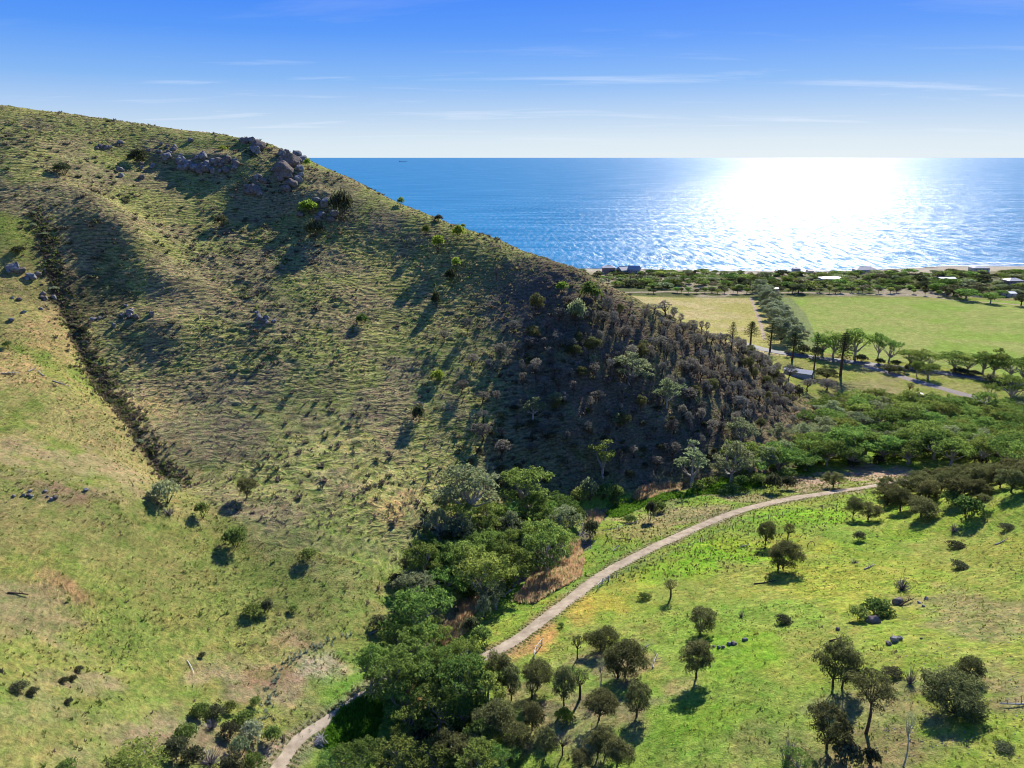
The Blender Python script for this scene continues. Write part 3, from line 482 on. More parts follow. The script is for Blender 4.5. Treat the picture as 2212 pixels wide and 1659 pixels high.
def sheoak(seed, m, w=2.7, h=6.2, bottom=1.2, bark=None, dens=1.0, lean=0.0, flat=1.0, trunks=1, leafs=.17, gap=0):
    """about 6 m high: a domed crown of fine drooping needles"""
    rg = np.random.default_rng(seed); tb = MB(); cl = []; cz = (h + bottom) / 2; rz = (h - bottom) / 2
    n = 26
    lob = rg.uniform(.7, 1.15, 5)
    for k in range(n):
        a = 2.4 * k; zz = 1 - 1.72 * (k + .5) / n; r = math.sqrt(max(0, 1 - zz * zz)) * rg.uniform(.55, .86) * lob[int(a * 5 / 6.2832) % 5]
        if zz < -.25 and rg.random() < .45: continue
        c = np.array([lean + w * r * math.cos(a), w * r * math.sin(a), cz + rz * zz * .80 * flat * rg.uniform(.85, 1.1)]) + rg.normal(0, .16, 3) * w / 2.5; s = w * rg.uniform(.18, .42)
        cl.append((*c, s, s, s * .85))
        if k % 2 == 0:
            t0 = (k // 3) % trunks; fk = np.array([lean * .4 + (t0 - (trunks - 1) / 2) * w * .45, 0, bottom * .95 + .2 * rg.random()]); tube(tb, limb_path(fk, c, .15, rg, 4), .085, .025, 4)
    for t0 in range(trunks): x0 = (t0 - (trunks - 1) / 2) * w * .35; tube(tb, limb_path((x0, 0, -.4), (lean * .4 + x0 * 1.3, 0, bottom + .4), .12, rg, 5), .19, .11, 6, False)
    return tb.mesh('trunk', bark or M_DBARK, True), crown_mesh('crown', m, cl, 250 * dens, leafs * .88, .30, rg, shell=.6, up=.12, droop=.9, outw=.3)
def bushm(seed, m, w=2.0, h=2.4, dens=1.0, leafs=.17):
    rg = np.random.default_rng(seed); tb = MB(); cl = []
    for k in range(14):
        a = 2.4 * k; r = w * math.sqrt((k + .3) / 14) * .75; z = h * (.72 - .42 * (r / w) ** 2) + rg.normal(0, .1); s = rg.uniform(.32, .5) * w; cl.append((r * math.cos(a), r * math.sin(a), z, s, s, min(s * .8, z)))
        if k % 3 == 0: tube(tb, limb_path((0, 0, -.3), (r * math.cos(a), r * math.sin(a), z), .1, rg, 4), .07, .02, 4)
    return tb.mesh('stem', M_DBARK, True), crown_mesh('foliage', m, cl, 95 * dens, leafs, .55, rg, shell=.5, up=.3)
def twiggy(seed, w=1.2, h=1.6, n=70, m=None):
    rg = np.random.default_rng(seed); a = MB(); b = MB()
    for k in range(n):
        d = unit(1, rg)[0]; d[2] = abs(d[2]) + .25; e = d * np.array([w, w, h]) * rg.uniform(.7, 1.1); tube(a if k % 3 == 0 else b, limb_path((0, 0, -.1), e, .08, rg, 3), .035, .012, 3)
    return a.mesh('stem', m or M_WOOD), b.mesh('twigs', M_DEAD)
def baretree(seed, w=1.8, h=5):
    rg = np.random.default_rng(seed); a = MB(); b = MB(); tube(a, limb_path((0, 0, -.3), (0, 0, h * .45), .1, rg), .15, .1, 6, False)
    for k in range(16):
        t = rg.random() * 6.28; e = np.array([math.cos(t) * w * rg.uniform(.3, 1), math.sin(t) * w * rg.uniform(.3, 1), h * rg.uniform(.6, 1)]); s = np.array([0, 0, h * rg.uniform(.25, .45)]); tube(a, limb_path(s, e, .15, rg), .06, .02, 4)
        for j in range(7): tube(b, limb_path(s + (e - s) * rg.uniform(.4, 1), e + rg.normal(0, .45, 3), .1, rg, 3), .022, .01, 3)
    return a.mesh('trunk', M_DBARK), b.mesh('twigs', M_DEAD)
def pine(seed, h=17, w=3.4, bare=.28):
    rg = np.random.default_rng(seed); a = MB(); tube(a, [(0, 0, -.5), (0.1, 0, h * .5), (0, 0, h)], .34, .05, 7); cl = []
    n = 12
    for k in range(n):
        z = h * (bare + (1 - bare) * (k / n) ** .9); r = w * (1 - ((z / h - bare) / (1 - bare)) ** 1.3 * .9)
        for j in range(7):
            t = j * .897 + k * .5 + rg.normal(0, .1); rr = r * rg.uniform(.75, 1.1); e = np.array([math.cos(t) * rr, math.sin(t) * rr, z + rr * .12]); tube(a, [(0, 0, z), tuple(e * .5 + np.array([0, 0, z * .5])), tuple(e)], .05, .02, 4)
            for q in (.35, .65, .95): cl.append((e[0] * q, e[1] * q, z + (e[2] - z) * q, .36, .36, .16))
    V, F = leaves(cl, 95, .19, .3, rg, shell=.9, up=.3, droop=.2); return a.mesh('trunk', M_DBARK, True), mesh_np('crown', V, F, M_PINE)
KIND = {
 'gum': [gum(s, M_GUM, sp, 1, ln) for s, sp, ln in ((1, 1, 0), (2, 1.15, .6), (3, .9, -.5), (4, 1.1, 0))],
 'greygum': [gum(s, M_GUMB, sp, 1.05, ln) for s, sp, ln in ((11, .9, .4), (12, 1.1, 0))],
 'talgum': [gum(21, M_GUMB, .55, 1.25, .6, 9, .35), gum(22, M_GUM, .62, 1.2, -.4, 9, .45)],
 'opengum': [gum(s, M_GUM, 1.1, .95, ln, 12, .62, .62) for s, ln in ((31, .5), (32, 0), (33, -.6))],
 'oak': [sheoak(s, M_OAK, 2.8, 6.2, b, None, 1.35, l) for s, b, l in ((41, 1.1, 0), (42, .8, .2), (43, 1.4, -.2))],
 'oakwide': [sheoak(51, M_OAK, 3.4, 5.6, .7, None, 1.3, 0, 1, 2), sheoak(52, M_OAK, 3.2, 5.2, .8, None, 1.3, .2, 1, 2)],
 'oaktall': [sheoak(61, M_OAK, 2.6, 8.4, 4.6, None, .9, .2)],
 'oaksmall': [sheoak(71, M_OAK, 1.5, 4.2, 2.0, None, .9, .3, leafs=.13), sheoak(72, M_OAK, 1.3, 4.4, 2.4, None, .9, -.2, leafs=.13)],
 'burnt': [sheoak(81 + k, M_BURNT if k % 3 else M_BURNG, w, h, b, None, .55, l, leafs=.2) for k, (w, h, b, l) in enumerate(((2.0, 6.2, 2.2, .1), (1.8, 5.4, 2.0, 0), (2.2, 6.0, 1.8, .2), (1.6, 6.6, 3.0, -.2), (1.9, 5.0, 1.6, 0), (2.3, 5.6, 1.6, .1), (2.6, 4.6, .8, 0), (1.5, 6.0, 1.6, .3)))],
 'bush': [bushm(101, M_BUSH), bushm(102, M_BUSH, 2.2, 2.1)], 'darkbush': [bushm(103, M_DARK, 2, 2.3), bushm(104, M_DARK, 2.2, 1.9)], 'limebush': [bushm(105, M_LIME, 1.9, 2.0), bushm(106, M_LIME, 1.8, 2.3)],
 'greybush': [bushm(107, M_GUMB, 2.0, 2.3), bushm(108, M_WIND, 2.1, 2.2)], 'twig': [twiggy(111), twiggy(112, 1.0, 2.0)], 'bare': [baretree(121), baretree(122, 1.4, 5.5)],
 'pine': [pine(131), pine(132, 17, 2.7, .42)], 'wind': [sheoak(141, M_WIND, 3.0, 9.5, .8, None, 1.0, 0, 1, leafs=.24), sheoak(142, M_WIND, 3.2, 9, .8, None, 1.0, .3, 1, leafs=.24)],
 'sapling': [sheoak(151, M_GUMB, 1.2, 6.5, 3.8, M_BARK, .5, .3, leafs=.14)],
 'cbush': [bushm(161, M_BUSH, 2.2, 2.6, .5, .24), bushm(162, M_DARK, 2.3, 2.8, .5, .24), bushm(163, M_GUMB, 2.1, 2.3, .5, .24), bushm(164, M_GUM, 2.1, 2.5, .5, .24), bushm(165, M_BUSH, 2.3, 2.3, .5, .24)],
 'ctree': [sheoak(171, M_GUM, 2.2, 4.2, 1.4, M_BARK, .45, .1, leafs=.24), sheoak(172, M_DARK, 2.4, 4.4, 1.5, None, .45, 0, leafs=.24)],
}
DIM = {}
for k, v in KIND.items():
    dl = []
    for tr_, cr_ in v:
        co = np.empty(len(cr_.vertices) * 3, np.float32); cr_.vertices.foreach_get('co', co); co = co.reshape(-1, 3); dl.append((np.percentile(np.hypot(co[:, 0], co[:, 1]), 93) * 2, np.percentile(co[:, 2], 99)))
    DIM[k] = dl
NAME = {'gum': 'gum_tree', 'greygum': 'gum_tree', 'talgum': 'gum_tree', 'opengum': 'gum_tree', 'oak': 'she_oak', 'oakwide': 'she_oak', 'oaktall': 'she_oak', 'oaksmall': 'she_oak', 'burnt': 'burnt_tree', 'bush': 'bush', 'darkbush': 'bush', 'limebush': 'bush', 'greybush': 'bush',
        'twig': 'dead_bush', 'bare': 'bare_tree', 'pine': 'pine_tree', 'wind': 'windbreak_tree', 'sapling': 'sapling', 'cbush': 'coastal_bush', 'ctree': 'coastal_tree'}
CAT = {'dead_bush': 'bush', 'coastal_bush': 'bush', 'bush': 'bush', 'rock': 'rock'}
_cnt = {}
def put(kind, pos, h, w, label, group=None, rz=None, simple=False):
    v = _cnt.get(kind, 0); _cnt[kind] = v + 1; i = v % len(KIND[kind]); tr_, cr_ = KIND[kind][i]; W0, H0 = DIM[kind][i]
    nm = NAME[kind]; e = bpy.data.objects.new(nm, None); COL.objects.link(e); e.empty_display_size = .5
    e.location = (pos[0], pos[1], float(bil(ZG, pos[0], pos[1])) - .05); e.rotation_euler = (random.gauss(0, .03), random.gauss(0, .03), rz if rz is not None else random.uniform(0, 6.28)); e.scale = (w / W0, w / W0 * random.uniform(.92, 1.08), h / H0)
    if kind == 'pine': e.rotation_euler = (0, 0, random.uniform(0, 6))
    e['label'] = label; e['category'] = CAT.get(nm, 'tree')
    if group: e['group'] = group
    link(cr_.name.split('.')[0], cr_, e); link(tr_.name.split('.')[0], tr_, e)
    return e
def pix(kind, px, py, hpx, wpx, label, group=None):
    q = at(px, py); dep = q[1] * CT + (CAMZ - q[2]) * ST; el_ = math.atan2(CAMZ - q[2], q[1]); s = dep / FP
    f_ = 1.14 if kind in ('gum', 'greygum', 'oak', 'oakwide', 'opengum', 'talgum', 'burnt') else 1.06; h = hpx * s / max(.5, math.cos(el_)) * (f_ ** .5); w = wpx * s * f_
    h = max(h - w * .42 * math.tan(el_), h * .55)
    return put(kind, q, h, w, label, group)
# ------------------------------------------------------------------ single trees and bushes, right hand slope
T = [
 ('oak', 1653, 1178, 52, 36, 'lone round she-oak on a thin trunk beside the bigger dark bush'),
 ('oaksmall', 1700, 1172, 42, 24, 'small sparse she-oak rising behind the big dark bush'),
 ('oakwide', 1685, 1229, 66, 66, 'big dark round bushy she-oak standing alone on the green slope'),
 ('oaksmall', 1448, 1292, 42, 30, 'small lone she-oak nearest the bend of the track'),
 ('oak', 1512, 1368, 60, 58, 'upper one of two she-oaks standing one behind the other'),
 ('oak', 1505, 1464, 84, 62, 'lower one of two she-oaks, leaning, with a long shadow'),
 ('oaksmall', 1247, 1424, 50, 24, 'slender leaning she-oak with a small crown by the rail fence'),
 ('oakwide', 1303, 1400, 52, 64, 'olive brown she-oak behind the twin-trunked one'),
 ('oakwide', 1342, 1460, 82, 84, 'large twin trunk she-oak with wide domed crown, biggest of the grove'),
 ('sapling', 1296, 1488, 62, 20, 'pale slim sapling in front of the twin trunk she-oak'),
 ('oak', 1295, 1556, 66, 58, 'she-oak with a smooth round ball crown at the grove front'),
 ('oak', 1377, 1546, 72, 54, 'untidy she-oak at the right edge of the grove'),
 ('oak', 1219, 1524, 84, 50, 'open vase shaped she-oak above the lime green bush'),
 ('oaksmall', 1252, 1510, 64, 42, 'smaller she-oak right beside the vase shaped one'),
 ('oak', 1162, 1487, 62, 56, 'dark round crowned she-oak in the left of the grove'),
 ('oak', 1104, 1512, 74, 44, 'narrow she-oak between brown and dark crowned she-oaks'),
 ('oaksmall', 1148, 1511, 46, 36, 'short she-oak in front of the dark round crown'),
 ('oakwide', 1078, 1503, 88, 60, 'brownish she-oak beside the end of the gravel track'),
 ('limebush', 1217, 1560, 34, 36, 'lime green rounded bush among the she-oaks'),
 ('oak', 1150, 1578, 60, 46, 'shaded she-oak left of the lime green bush'),
 ('oakwide', 1062, 1600, 90, 86, 'wide dark she-oak on the creek bank below the gums'),
 ('oak', 1120, 1625, 60, 50, 'she-oak behind the fallen shadows at the lower edge'),
 ('bare', 1215, 1632, 62, 40, 'leafless purplish tree with fine bare twigs'),
 ('oak', 1180, 1630, 58, 44, 'low dark she-oak left of the leafless tree'),
 ('oakwide', 1298, 1636, 64, 62, 'she-oak pair merging at the lower grove edge'),
 ('oak', 1332, 1656, 62, 56, 'olive she-oak at the lower right end of the grove'),
 ('oak', 1255, 1662, 42, 44, 'she-oak crown just above the lower picture edge'),
 ('oakwide', 1010, 1655, 80, 90, 'broad olive crown at the foot of the creek gums'),
 ('gum', 1085, 1668, 62, 70, 'green gum crown at the lower edge beside the grove'),
 ('oakwide', 1808, 1484, 100, 82, 'tall dense dark she-oak with its shadow running down slope'),
 ('oaktall', 1870, 1585, 130, 86, 'tallest she-oak on a long bare split trunk'),
 ('oak', 1788, 1618, 92, 82, 'dome crowned she-oak left of the tall bare trunk'),
 ('darkbush', 1826, 1650, 52, 58, 'dark dome shaped bush at the foot of the she-oaks'),
 ('darkbush', 1880, 1650, 36, 34, 'small dark bush in the shadow of the tallest she-oak'),
 ('oakwide', 2052, 1535, 86, 120, 'widest spreading dark she-oak near the right edge, with a huge shadow'),
 ('oak', 2092, 1468, 52, 54, 'round dark she-oak just behind the widest one'),
 ('sapling', 1950, 1655, 100, 26, 'thin grey sapling standing alone near the lower edge'),
 ('twig', 1965, 1476, 44, 28, 'grey spiky dead bush beside the low dark bush'),
 ('darkbush', 1928, 1461, 24, 42, 'low dark spreading bush beside the spiky grey one'),
 ('bush', 1853, 1338, 34, 38, 'left of two dark green bushes beside fallen logs'),
 ('bush', 1893, 1326, 38, 62, 'bigger right one of two dark green bushes beside fallen logs'),
 ('twig', 1948, 1274, 32, 36, 'grey purple dead bush fanning up from open grass'),
 ('twig', 1601, 1332, 18, 14, 'tiny purplish dead bush right of the upper she-oak'),
 ('oak', 1843, 1120, 46, 28, 'slim she-oak by the bend of the track, left of a pair'),
 ('oak', 1877, 1123, 40, 42, 'round she-oak by the bend of the track, right of a pair'),
 ('darkbush', 1855, 1167, 22, 22, 'small dark upright bush alone above the long slope'),
 ('oak', 1990, 1116, 46, 58, 'dome she-oak in front of the dark thicket'),
 ('bush', 2086, 1116, 52, 58, 'grey green bush at the right end of the dark thicket'),
 ('bush', 2062, 1092, 34, 44, 'bright green bush behind the grey green one'),
 ('oaksmall', 2122, 1098, 34, 30, 'small she-oak at the right of the bright green bush'),
 ('darkbush', 2175, 1142, 14, 32, 'flat dark bush on the grass near the right edge'),
 ('twig', 2059, 1148, 22, 20, 'small bare dead bush beneath the thicket'),
 ('darkbush', 2067, 1182, 14, 40, 'low brownish bush alone on the upper slope'),
 ('darkbush', 2073, 1226, 18, 36, 'low brush mound below the brownish bush'),
 ('twig', 1846, 1216, 14, 22, 'small grey dead bush in the middle of the slope'),
 ('darkbush', 1692, 1345, 20, 32, 'low dark bush left of the rocky ledge'),
 ('bush', 1392, 1293, 16, 30, 'low green bush left of the small lone she-oak'),
 ('bush', 1212, 1354, 10, 12, 'tiny green bush on the orange bank of the track'),
 ('twig', 1700, 1650, 60, 40, 'tangled dead bush at the lower edge'), ('gum', 1720, 1668, 50, 60, 'olive gum crown cut by the lower edge'),
 ('darkbush', 2170, 1618, 10, 40, 'scrubby bush near the lower right corner'),
 # left slope
 ('greybush', 361, 1085, 54, 62, 'large grey green round bush at the foot of the gully'),
 ('twig', 366, 1112, 24, 26, 'small grey bush just below the large round one'),
 ('bush', 437, 1117, 36, 30, 'medium green bush right of the gully foot'),
 ('oak', 534, 1074, 44, 38, 'small olive tree alone on the lower hillside'),
 ('bush', 508, 1180, 46, 48, 'dense dark green bush in the middle of the fan'),
 ('bush', 668, 1208, 28, 34, 'dark green bush on the right of the fan'),
 ('darkbush', 578, 1322, 30, 26, 'dark upright bush beside the pale green one'),
 ('bush', 548, 1328, 30, 38, 'pale green bush of a pair on the lower fan'),
 ('bush', 633, 1320, 16, 20, 'little green bush right of the pair'),
 ('darkbush', 42, 1491, 22, 34, 'dark bush nearest the left edge'), ('darkbush', 72, 1500, 18, 22, 'dark bush beside the one nearest the left edge'),
 ('darkbush', 172, 1450, 14, 18, 'highest of three little dark bushes'), ('darkbush', 139, 1474, 14, 18, 'left of three little dark bushes'), ('darkbush', 158, 1469, 12, 18, 'right of three little dark bushes'),
 ('darkbush', 437, 1419, 12, 14, 'little bush above the fallen white pole'), ('darkbush', 149, 1519, 12, 15, 'small bush below the three little dark bushes'),
 ('bush', 434, 1546, 32, 38, 'left green bush of the clump below the bare patch'), ('darkbush', 467, 1546, 28, 42, 'middle bush of the clump below the bare patch'), ('twig', 457, 1574, 26, 36, 'grey leafless bush in the clump'),
 ('bush', 500, 1536, 24, 26, 'yellow green bush at the top right of the clump'), ('bush', 553, 1524, 22, 22, 'small round bush standing above the clump'), ('bush', 531, 1558, 28, 40, 'dark topped green bush left of the grey weed strip'),
 ('greybush', 546, 1592, 40, 50, 'grey green bush in the heart of the clump'), ('darkbush', 497, 1590, 34, 40, 'olive bush in the heart of the clump'), ('bush', 404, 1602, 40, 46, 'green bush on the left rim of the clump'),
 ('darkbush', 380, 1634, 44, 50, 'large dark bush on the left rim of the clump'), ('twig', 455, 1650, 46, 60, 'wide grey leafless thicket in the clump'), ('darkbush', 417, 1650, 40, 44, 'dark bush below the rim bush'),
 ('bush', 588, 1602, 36, 34, 'bush leaning over the edge of the track'), ('greybush', 520, 1632, 44, 44, 'grey bush in the shade of the clump'), ('bush', 548, 1660, 40, 44, 'bush at the lower end of the clump'),
 ('gum', 300, 1668, 66, 110, 'low gum with pale limbs at the lower left edge'), ('bush', 145, 1665, 28, 44, 'round green bush cut by the lower left edge'), ('darkbush', 500, 1668, 40, 50, 'dark olive bush at the lower edge of the clump'),
 # creek, near part
 ('oaksmall', 872, 1246, 44, 26, 'brown leaved small tree on the left bank'), ('darkbush', 855, 1262, 26, 28, 'dark bush beside the brown leaved tree'), ('gum', 902, 1256, 54, 38, 'small round gum on a thin stem on the left bank'),
 ('gum', 908, 1390, 126, 130, 'spreading many stemmed gum at the left creek bend'), ('gum', 845, 1506, 104, 112, 'leaning gum with pale limbs beside the track'),
 ('gum', 800, 1482, 84, 60, 'dark gum crown left of the leaning one'),
 ('gum', 938, 1505, 108, 100, 'rounded green gum left in the foremost grove'), ('gum', 1005, 1545, 128, 110, 'tallest rounded gum of the foremost grove'), ('gum', 950, 1580, 96, 100, 'gum in the lower middle of the foremost grove'), ('gum', 1030, 1500, 84, 72, 'gum touching the end of the gravel track'),
 ('darkbush', 880, 1470, 50, 60, 'dark bush between the foremost gums'), ('darkbush', 900, 1610, 60, 66, 'dark thicket left of the foremost grove'), ('greybush', 880, 1640, 60, 80, 'olive grey thicket at the lower edge of the creek'),
 ('gum', 770, 1660, 70, 100, 'yellow tipped gum crown at the lower edge beside the track'), ('gum', 720, 1668, 50, 70, 'low gum crown at the lower edge left of it'), ('oakwide', 965, 1655, 80, 70, 'dim she-oak crown under the foremost gums'),
 ('gum', 1050, 1300, 120, 110, 'big dark gum in the thick middle grove'), ('gum', 1000, 1250, 96, 90, 'gum on the left of the thick middle grove'), ('gum', 1108, 1268, 100, 90, 'grey green gum on the right of the middle grove'), ('gum', 1045, 1220, 80, 80, 'gum at the back of the middle grove'),
 ('talgum', 1070, 1316, 62, 42, 'small narrow gum before a dead pale trunk'), ('gum', 1180, 1240, 110, 96, 'bushy gum right of the middle grove'), ('gum', 1150, 1190, 70, 70, 'gum behind the bushy one'), ('gum', 1210, 1195, 60, 60, 'round green gum above the dry reeds'),
 ('greygum', 1012, 1120, 128, 134, 'broad grey green gum at the foot of the hillside shadow'), ('gum', 1135, 1106, 104, 118, 'bright gum with forked white trunk before the dark wood'),
 ('talgum', 1302, 1030, 80, 54, 'lone pale gum on a white trunk inside the dark wood'), ('talgum', 1495, 1052, 104, 66, 'tall pale gum standing at the wood edge'), ('greygum', 1577, 1044, 96, 78, 'wide gum with bare white limbs beside the tall pale one'),
 ('bush', 1250, 1082, 34, 40, 'round green bush at the creek below the dark wood'), ('greybush', 1272, 1080, 52, 40, 'grey bush rising between round bushes'), ('bush', 1302, 1078, 36, 42, 'second round bush by the dark wood edge'), ('bush', 1330, 1075, 30, 30, 'round bush beside the orange reeds'),
 ('bush', 1328, 1090, 18, 22, 'small ball shaped bush by the reeds'), ('bush', 1240, 1130, 44, 44, 'dense bush above the orange reed tuft'), ('bush', 1200, 1150, 40, 44, 'leafy bush left of the stony creek bed'), ('darkbush', 1276, 1160, 40, 30, 'dark upright bush over the stony creek bed'),
 ('darkbush', 1404, 1124, 44, 22, 'upright dark bush beside the creek fence'), ('bush', 1425, 1104, 24, 28, 'green bush behind the upright dark one'), ('bush', 1360, 1128, 18, 28, 'low green bush at the fence corner'), ('bush', 1560, 1068, 14, 20, 'small bush near the fence post'),
 ('darkbush', 1668, 1062, 42, 34, 'dark block of a bush beside the bare ground'), ('oak', 1798, 1052, 36, 36, 'lone dome tree on the bare ground above the track'), ('darkbush', 1700, 1056, 30, 30, 'dark bush at the edge of the bare ground'),
 ('darkbush', 975, 1170, 50, 50, 'dark bush in the shade of the broad grey gum'), ('darkbush', 1065, 1160, 50, 60, 'dark bush below the forked gum'), ('bush', 1110, 1150, 50, 50, 'green bush below the forked gum'), ('darkbush', 940, 1240, 40, 44, 'bush in bright weeds on the left bank'),
 ('bush', 1040, 1390, 44, 40, 'dark green bush between creek and gravel track'), ('darkbush', 1020, 1375, 44, 30, 'narrow bush left of it by the creek'), ('greybush', 1045, 1335, 50, 32, 'grey upright bush over the dry reeds'), ('bush', 985, 1405, 30, 40, 'low bush above the near reeds'),
 ('bush', 870, 1390, 40, 50, 'bush under the spreading gum'), ('darkbush', 820, 1360, 34, 40, 'dark bush at the left of the spreading gum'), ('bush', 880, 1330, 36, 46, 'leafy bush behind the spreading gum'),
 # upper hillside
 ('limebush', 947, 545, 26, 24, 'lime green bush with a long shadow, left of three on the upper hill'), ('limebush', 990, 516, 22, 22, 'lime green bush highest of three on the upper hill'), ('limebush', 986, 586, 22, 18, 'lime green bush lowest of three on the upper hill'),
 ('bush', 920, 508, 16, 16, 'dark little bush above the lime green ones'), ('darkbush', 973, 612, 22, 22, 'dark bush just below the lime green one'), ('darkbush', 943, 665, 26, 16, 'dark bush at the top of the long shadow'),
 ('darkbush', 792, 402, 14, 13, 'dark bush breaking the skyline first below the rocks'), ('bush', 866, 446, 14, 14, 'green bush breaking the skyline second below the rocks'), ('darkbush', 948, 478, 10, 15, 'flat little tree breaking the skyline over the sea'), ('bush', 1001, 494, 8, 10, 'smallest bush on the skyline'),
 ('darkbush', 742, 480, 46, 42, 'large dark bush among the rocks below the crest'), ('limebush', 668, 462, 22, 30, 'lime green bush below the rock outcrop'), ('darkbush', 682, 512, 26, 34, 'dark bush in the shadow below the rocks'), ('limebush', 665, 366, 16, 12, 'lime green bush against the big outcrop'),
 ('darkbush', 480, 490, 18, 24, 'dark bush on its own shadow left of the outcrops'), ('limebush', 480, 325, 10, 16, 'small lime bush below the crest'), ('darkbush', 302, 352, 20, 32, 'dark bush with long shadow on the upper slope, right of a pair'), ('darkbush', 138, 378, 18, 30, 'dark bush with long shadow on the upper slope, left of a pair'),
 ('bare', 1072, 606, 22, 10, 'thin dead tree alone on the ribbed hillside'), ('limebush', 1213, 636, 20, 22, 'lime green bush near the crest beside the burnt wood'), ('bush', 1276, 655, 34, 36, 'big round grey green bush near the crest'), ('greybush', 1245, 702, 40, 34, 'pale round bush at the upper edge of the wood'),
 ('oak', 1157, 680, 32, 26, 'dark small tree casting a long shadow at the wood edge'), ('bush', 782, 702, 18, 22, 'dark bush in the middle of the hillside'), ('limebush', 947, 822, 18, 26, 'lime topped bush in mid hillside'), ('darkbush', 904, 912, 28, 24, 'dark small tree with a wide shadow in mid hillside'),
 ('darkbush', 234, 268, 8, 10, 'little dark bush high on the left slope'), ('bush', 17, 752, 12, 16, 'green bush at the left edge above the bare slope'), ('darkbush', 42, 548, 12, 22, 'low bush on the spur at the left edge'),
 # toe of the hill
 ('oak', 1785, 820, 26, 42, 'dark low tree between the shed and the tall pines'), ('darkbush', 1720, 806, 14, 30, 'dark bush behind the shed roof'), ('darkbush', 1720, 862, 32, 28, 'dark bush on the slope below the shed'), ('burnt', 1704, 822, 34, 26, 'brown tree in front of the shed roof'),
 ('burnt', 1745, 845, 28, 28, 'reddish brown tree before the end of the shed'), ('burnt', 1785, 842, 26, 40, 'brown tree right of the shed'), ('bare', 1690, 850, 34, 22, 'thin bare tree left below the shed'),
 ('oak', 1921, 806, 20, 26, 'small rusty tree leaning beside the road'), ('darkbush', 1941, 806, 16, 18, 'dark bush between road and lane'), ('darkbush', 1956, 804, 18, 10, 'upright dark bush between road and lane'), ('gum', 1980, 813, 34, 24, 'thin gum on the grass between road and lane'), ('gum', 2003, 818, 38, 48, 'dark spreading gum between road and lane'),
 ('oaksmall', 1962, 855, 30, 16, 'thin small tree on the clearing'), ('opengum', 2135, 864, 40, 36, 'bright crowned small gum on the clearing'), ('opengum', 2180, 878, 72, 66, 'tall open yellow green gum at the edge of the clearing'), ('oaksmall', 1700, 770, 14, 14, 'little bush at the foot of a pine'),
 ('greybush', 2055, 890, 26, 30, 'grey bush by the lane edge'), ('darkbush', 1985, 868, 18, 30, 'dark bush at the corner of the clearing'), ('bush', 1956, 866, 14, 14, 'round bush by the corner of the clearing'), ('oak', 1815, 900, 40, 34, 'dark grey tree before the clearing'),
]
for k_, px, py, h, w, lb in T:
    if px < 1300 and 335 < py < 930: h *= 1.4; w *= 1.12
    pix(k_, px, py, h, w, lb)
for (px, py, h, w, lb) in [(1580, 748, 52, 22, 'pine farthest up behind the wooded toe of the hill'), (1621, 746, 52, 30, 'dark cone shaped pine next to the windbreak'), (1663, 759, 66, 32, 'pine directly before the end of the windbreak'), (1711, 778, 60, 30, 'tall pine left of the shed'), (1758, 799, 76, 28, 'tall pine with bare trunk right behind the shed'), (1815, 813, 94, 40, 'biggest pine, standing on the grass beside the road')]:
    pix('pine', px, py, h, w, lb, 'pines along the road')
# roadside gums
ORD = ['first', 'second', 'third', 'fourth', 'fifth', 'sixth', 'seventh', 'eighth', 'ninth', 'tenth', 'eleventh', 'twelfth', 'thirteenth', 'fourteenth', 'fifteenth', 'sixteenth']
for k_, (px, py, h, w) in enumerate([(1775, 766, 42, 34), (1800, 770, 54, 40), (1822, 772, 50, 40), (1848, 775, 56, 44), (1893, 779, 48, 32), (1918, 784, 44, 32), (1962, 789, 42, 36), (1985, 792, 46, 44), (2005, 795, 40, 34), (2062, 799, 44, 48), (2090, 804, 46, 46), (2122, 808, 44, 40), (2150, 812, 48, 46), (2185, 818, 62, 56), (2212, 824, 46, 46), (2245, 830, 56, 50)]):
    pix('opengum' if k_ % 3 else 'gum', px + random.uniform(-4, 4), py, h * random.uniform(.8, 1.25), w * random.uniform(1.05, 1.6), '%s gum in the row between road and green field' % ORD[k_], 'gums in the row along the road')
for (px, py, h, w) in [(1735, 765, 22, 26), (1765, 772, 24, 26), (1860, 780, 16, 24), (1900, 787, 14, 20), (1935, 790, 14, 22), (1978, 798, 20, 30), (2075, 808, 16, 34), (2105, 812, 14, 26), (2140, 830, 24, 30), (2170, 835, 22, 34)]:
    pix('darkbush', px, py, h, w, 'dark low bush under the roadside gums', 'bushes under the roadside gums')
# windbreak
wb0, wb1 = at(1647, 638), at(1706, 752)
for k in range(16):
    t = k / 15; q = wb0 + (wb1 - wb0) * t; n_ = 3.2 if k % 2 else -3.2
    put('wind', (q[0] + n_ + random.uniform(-1, 1), q[1] + random.uniform(-2, 2)), random.uniform(12, 16), random.uniform(11, 14), '%s pair of grey green trees in the windbreak from the road, %s one' % (ORD[(15 - k) // 2], 'far' if k % 2 == 0 else 'near'), 'trees of the windbreak')
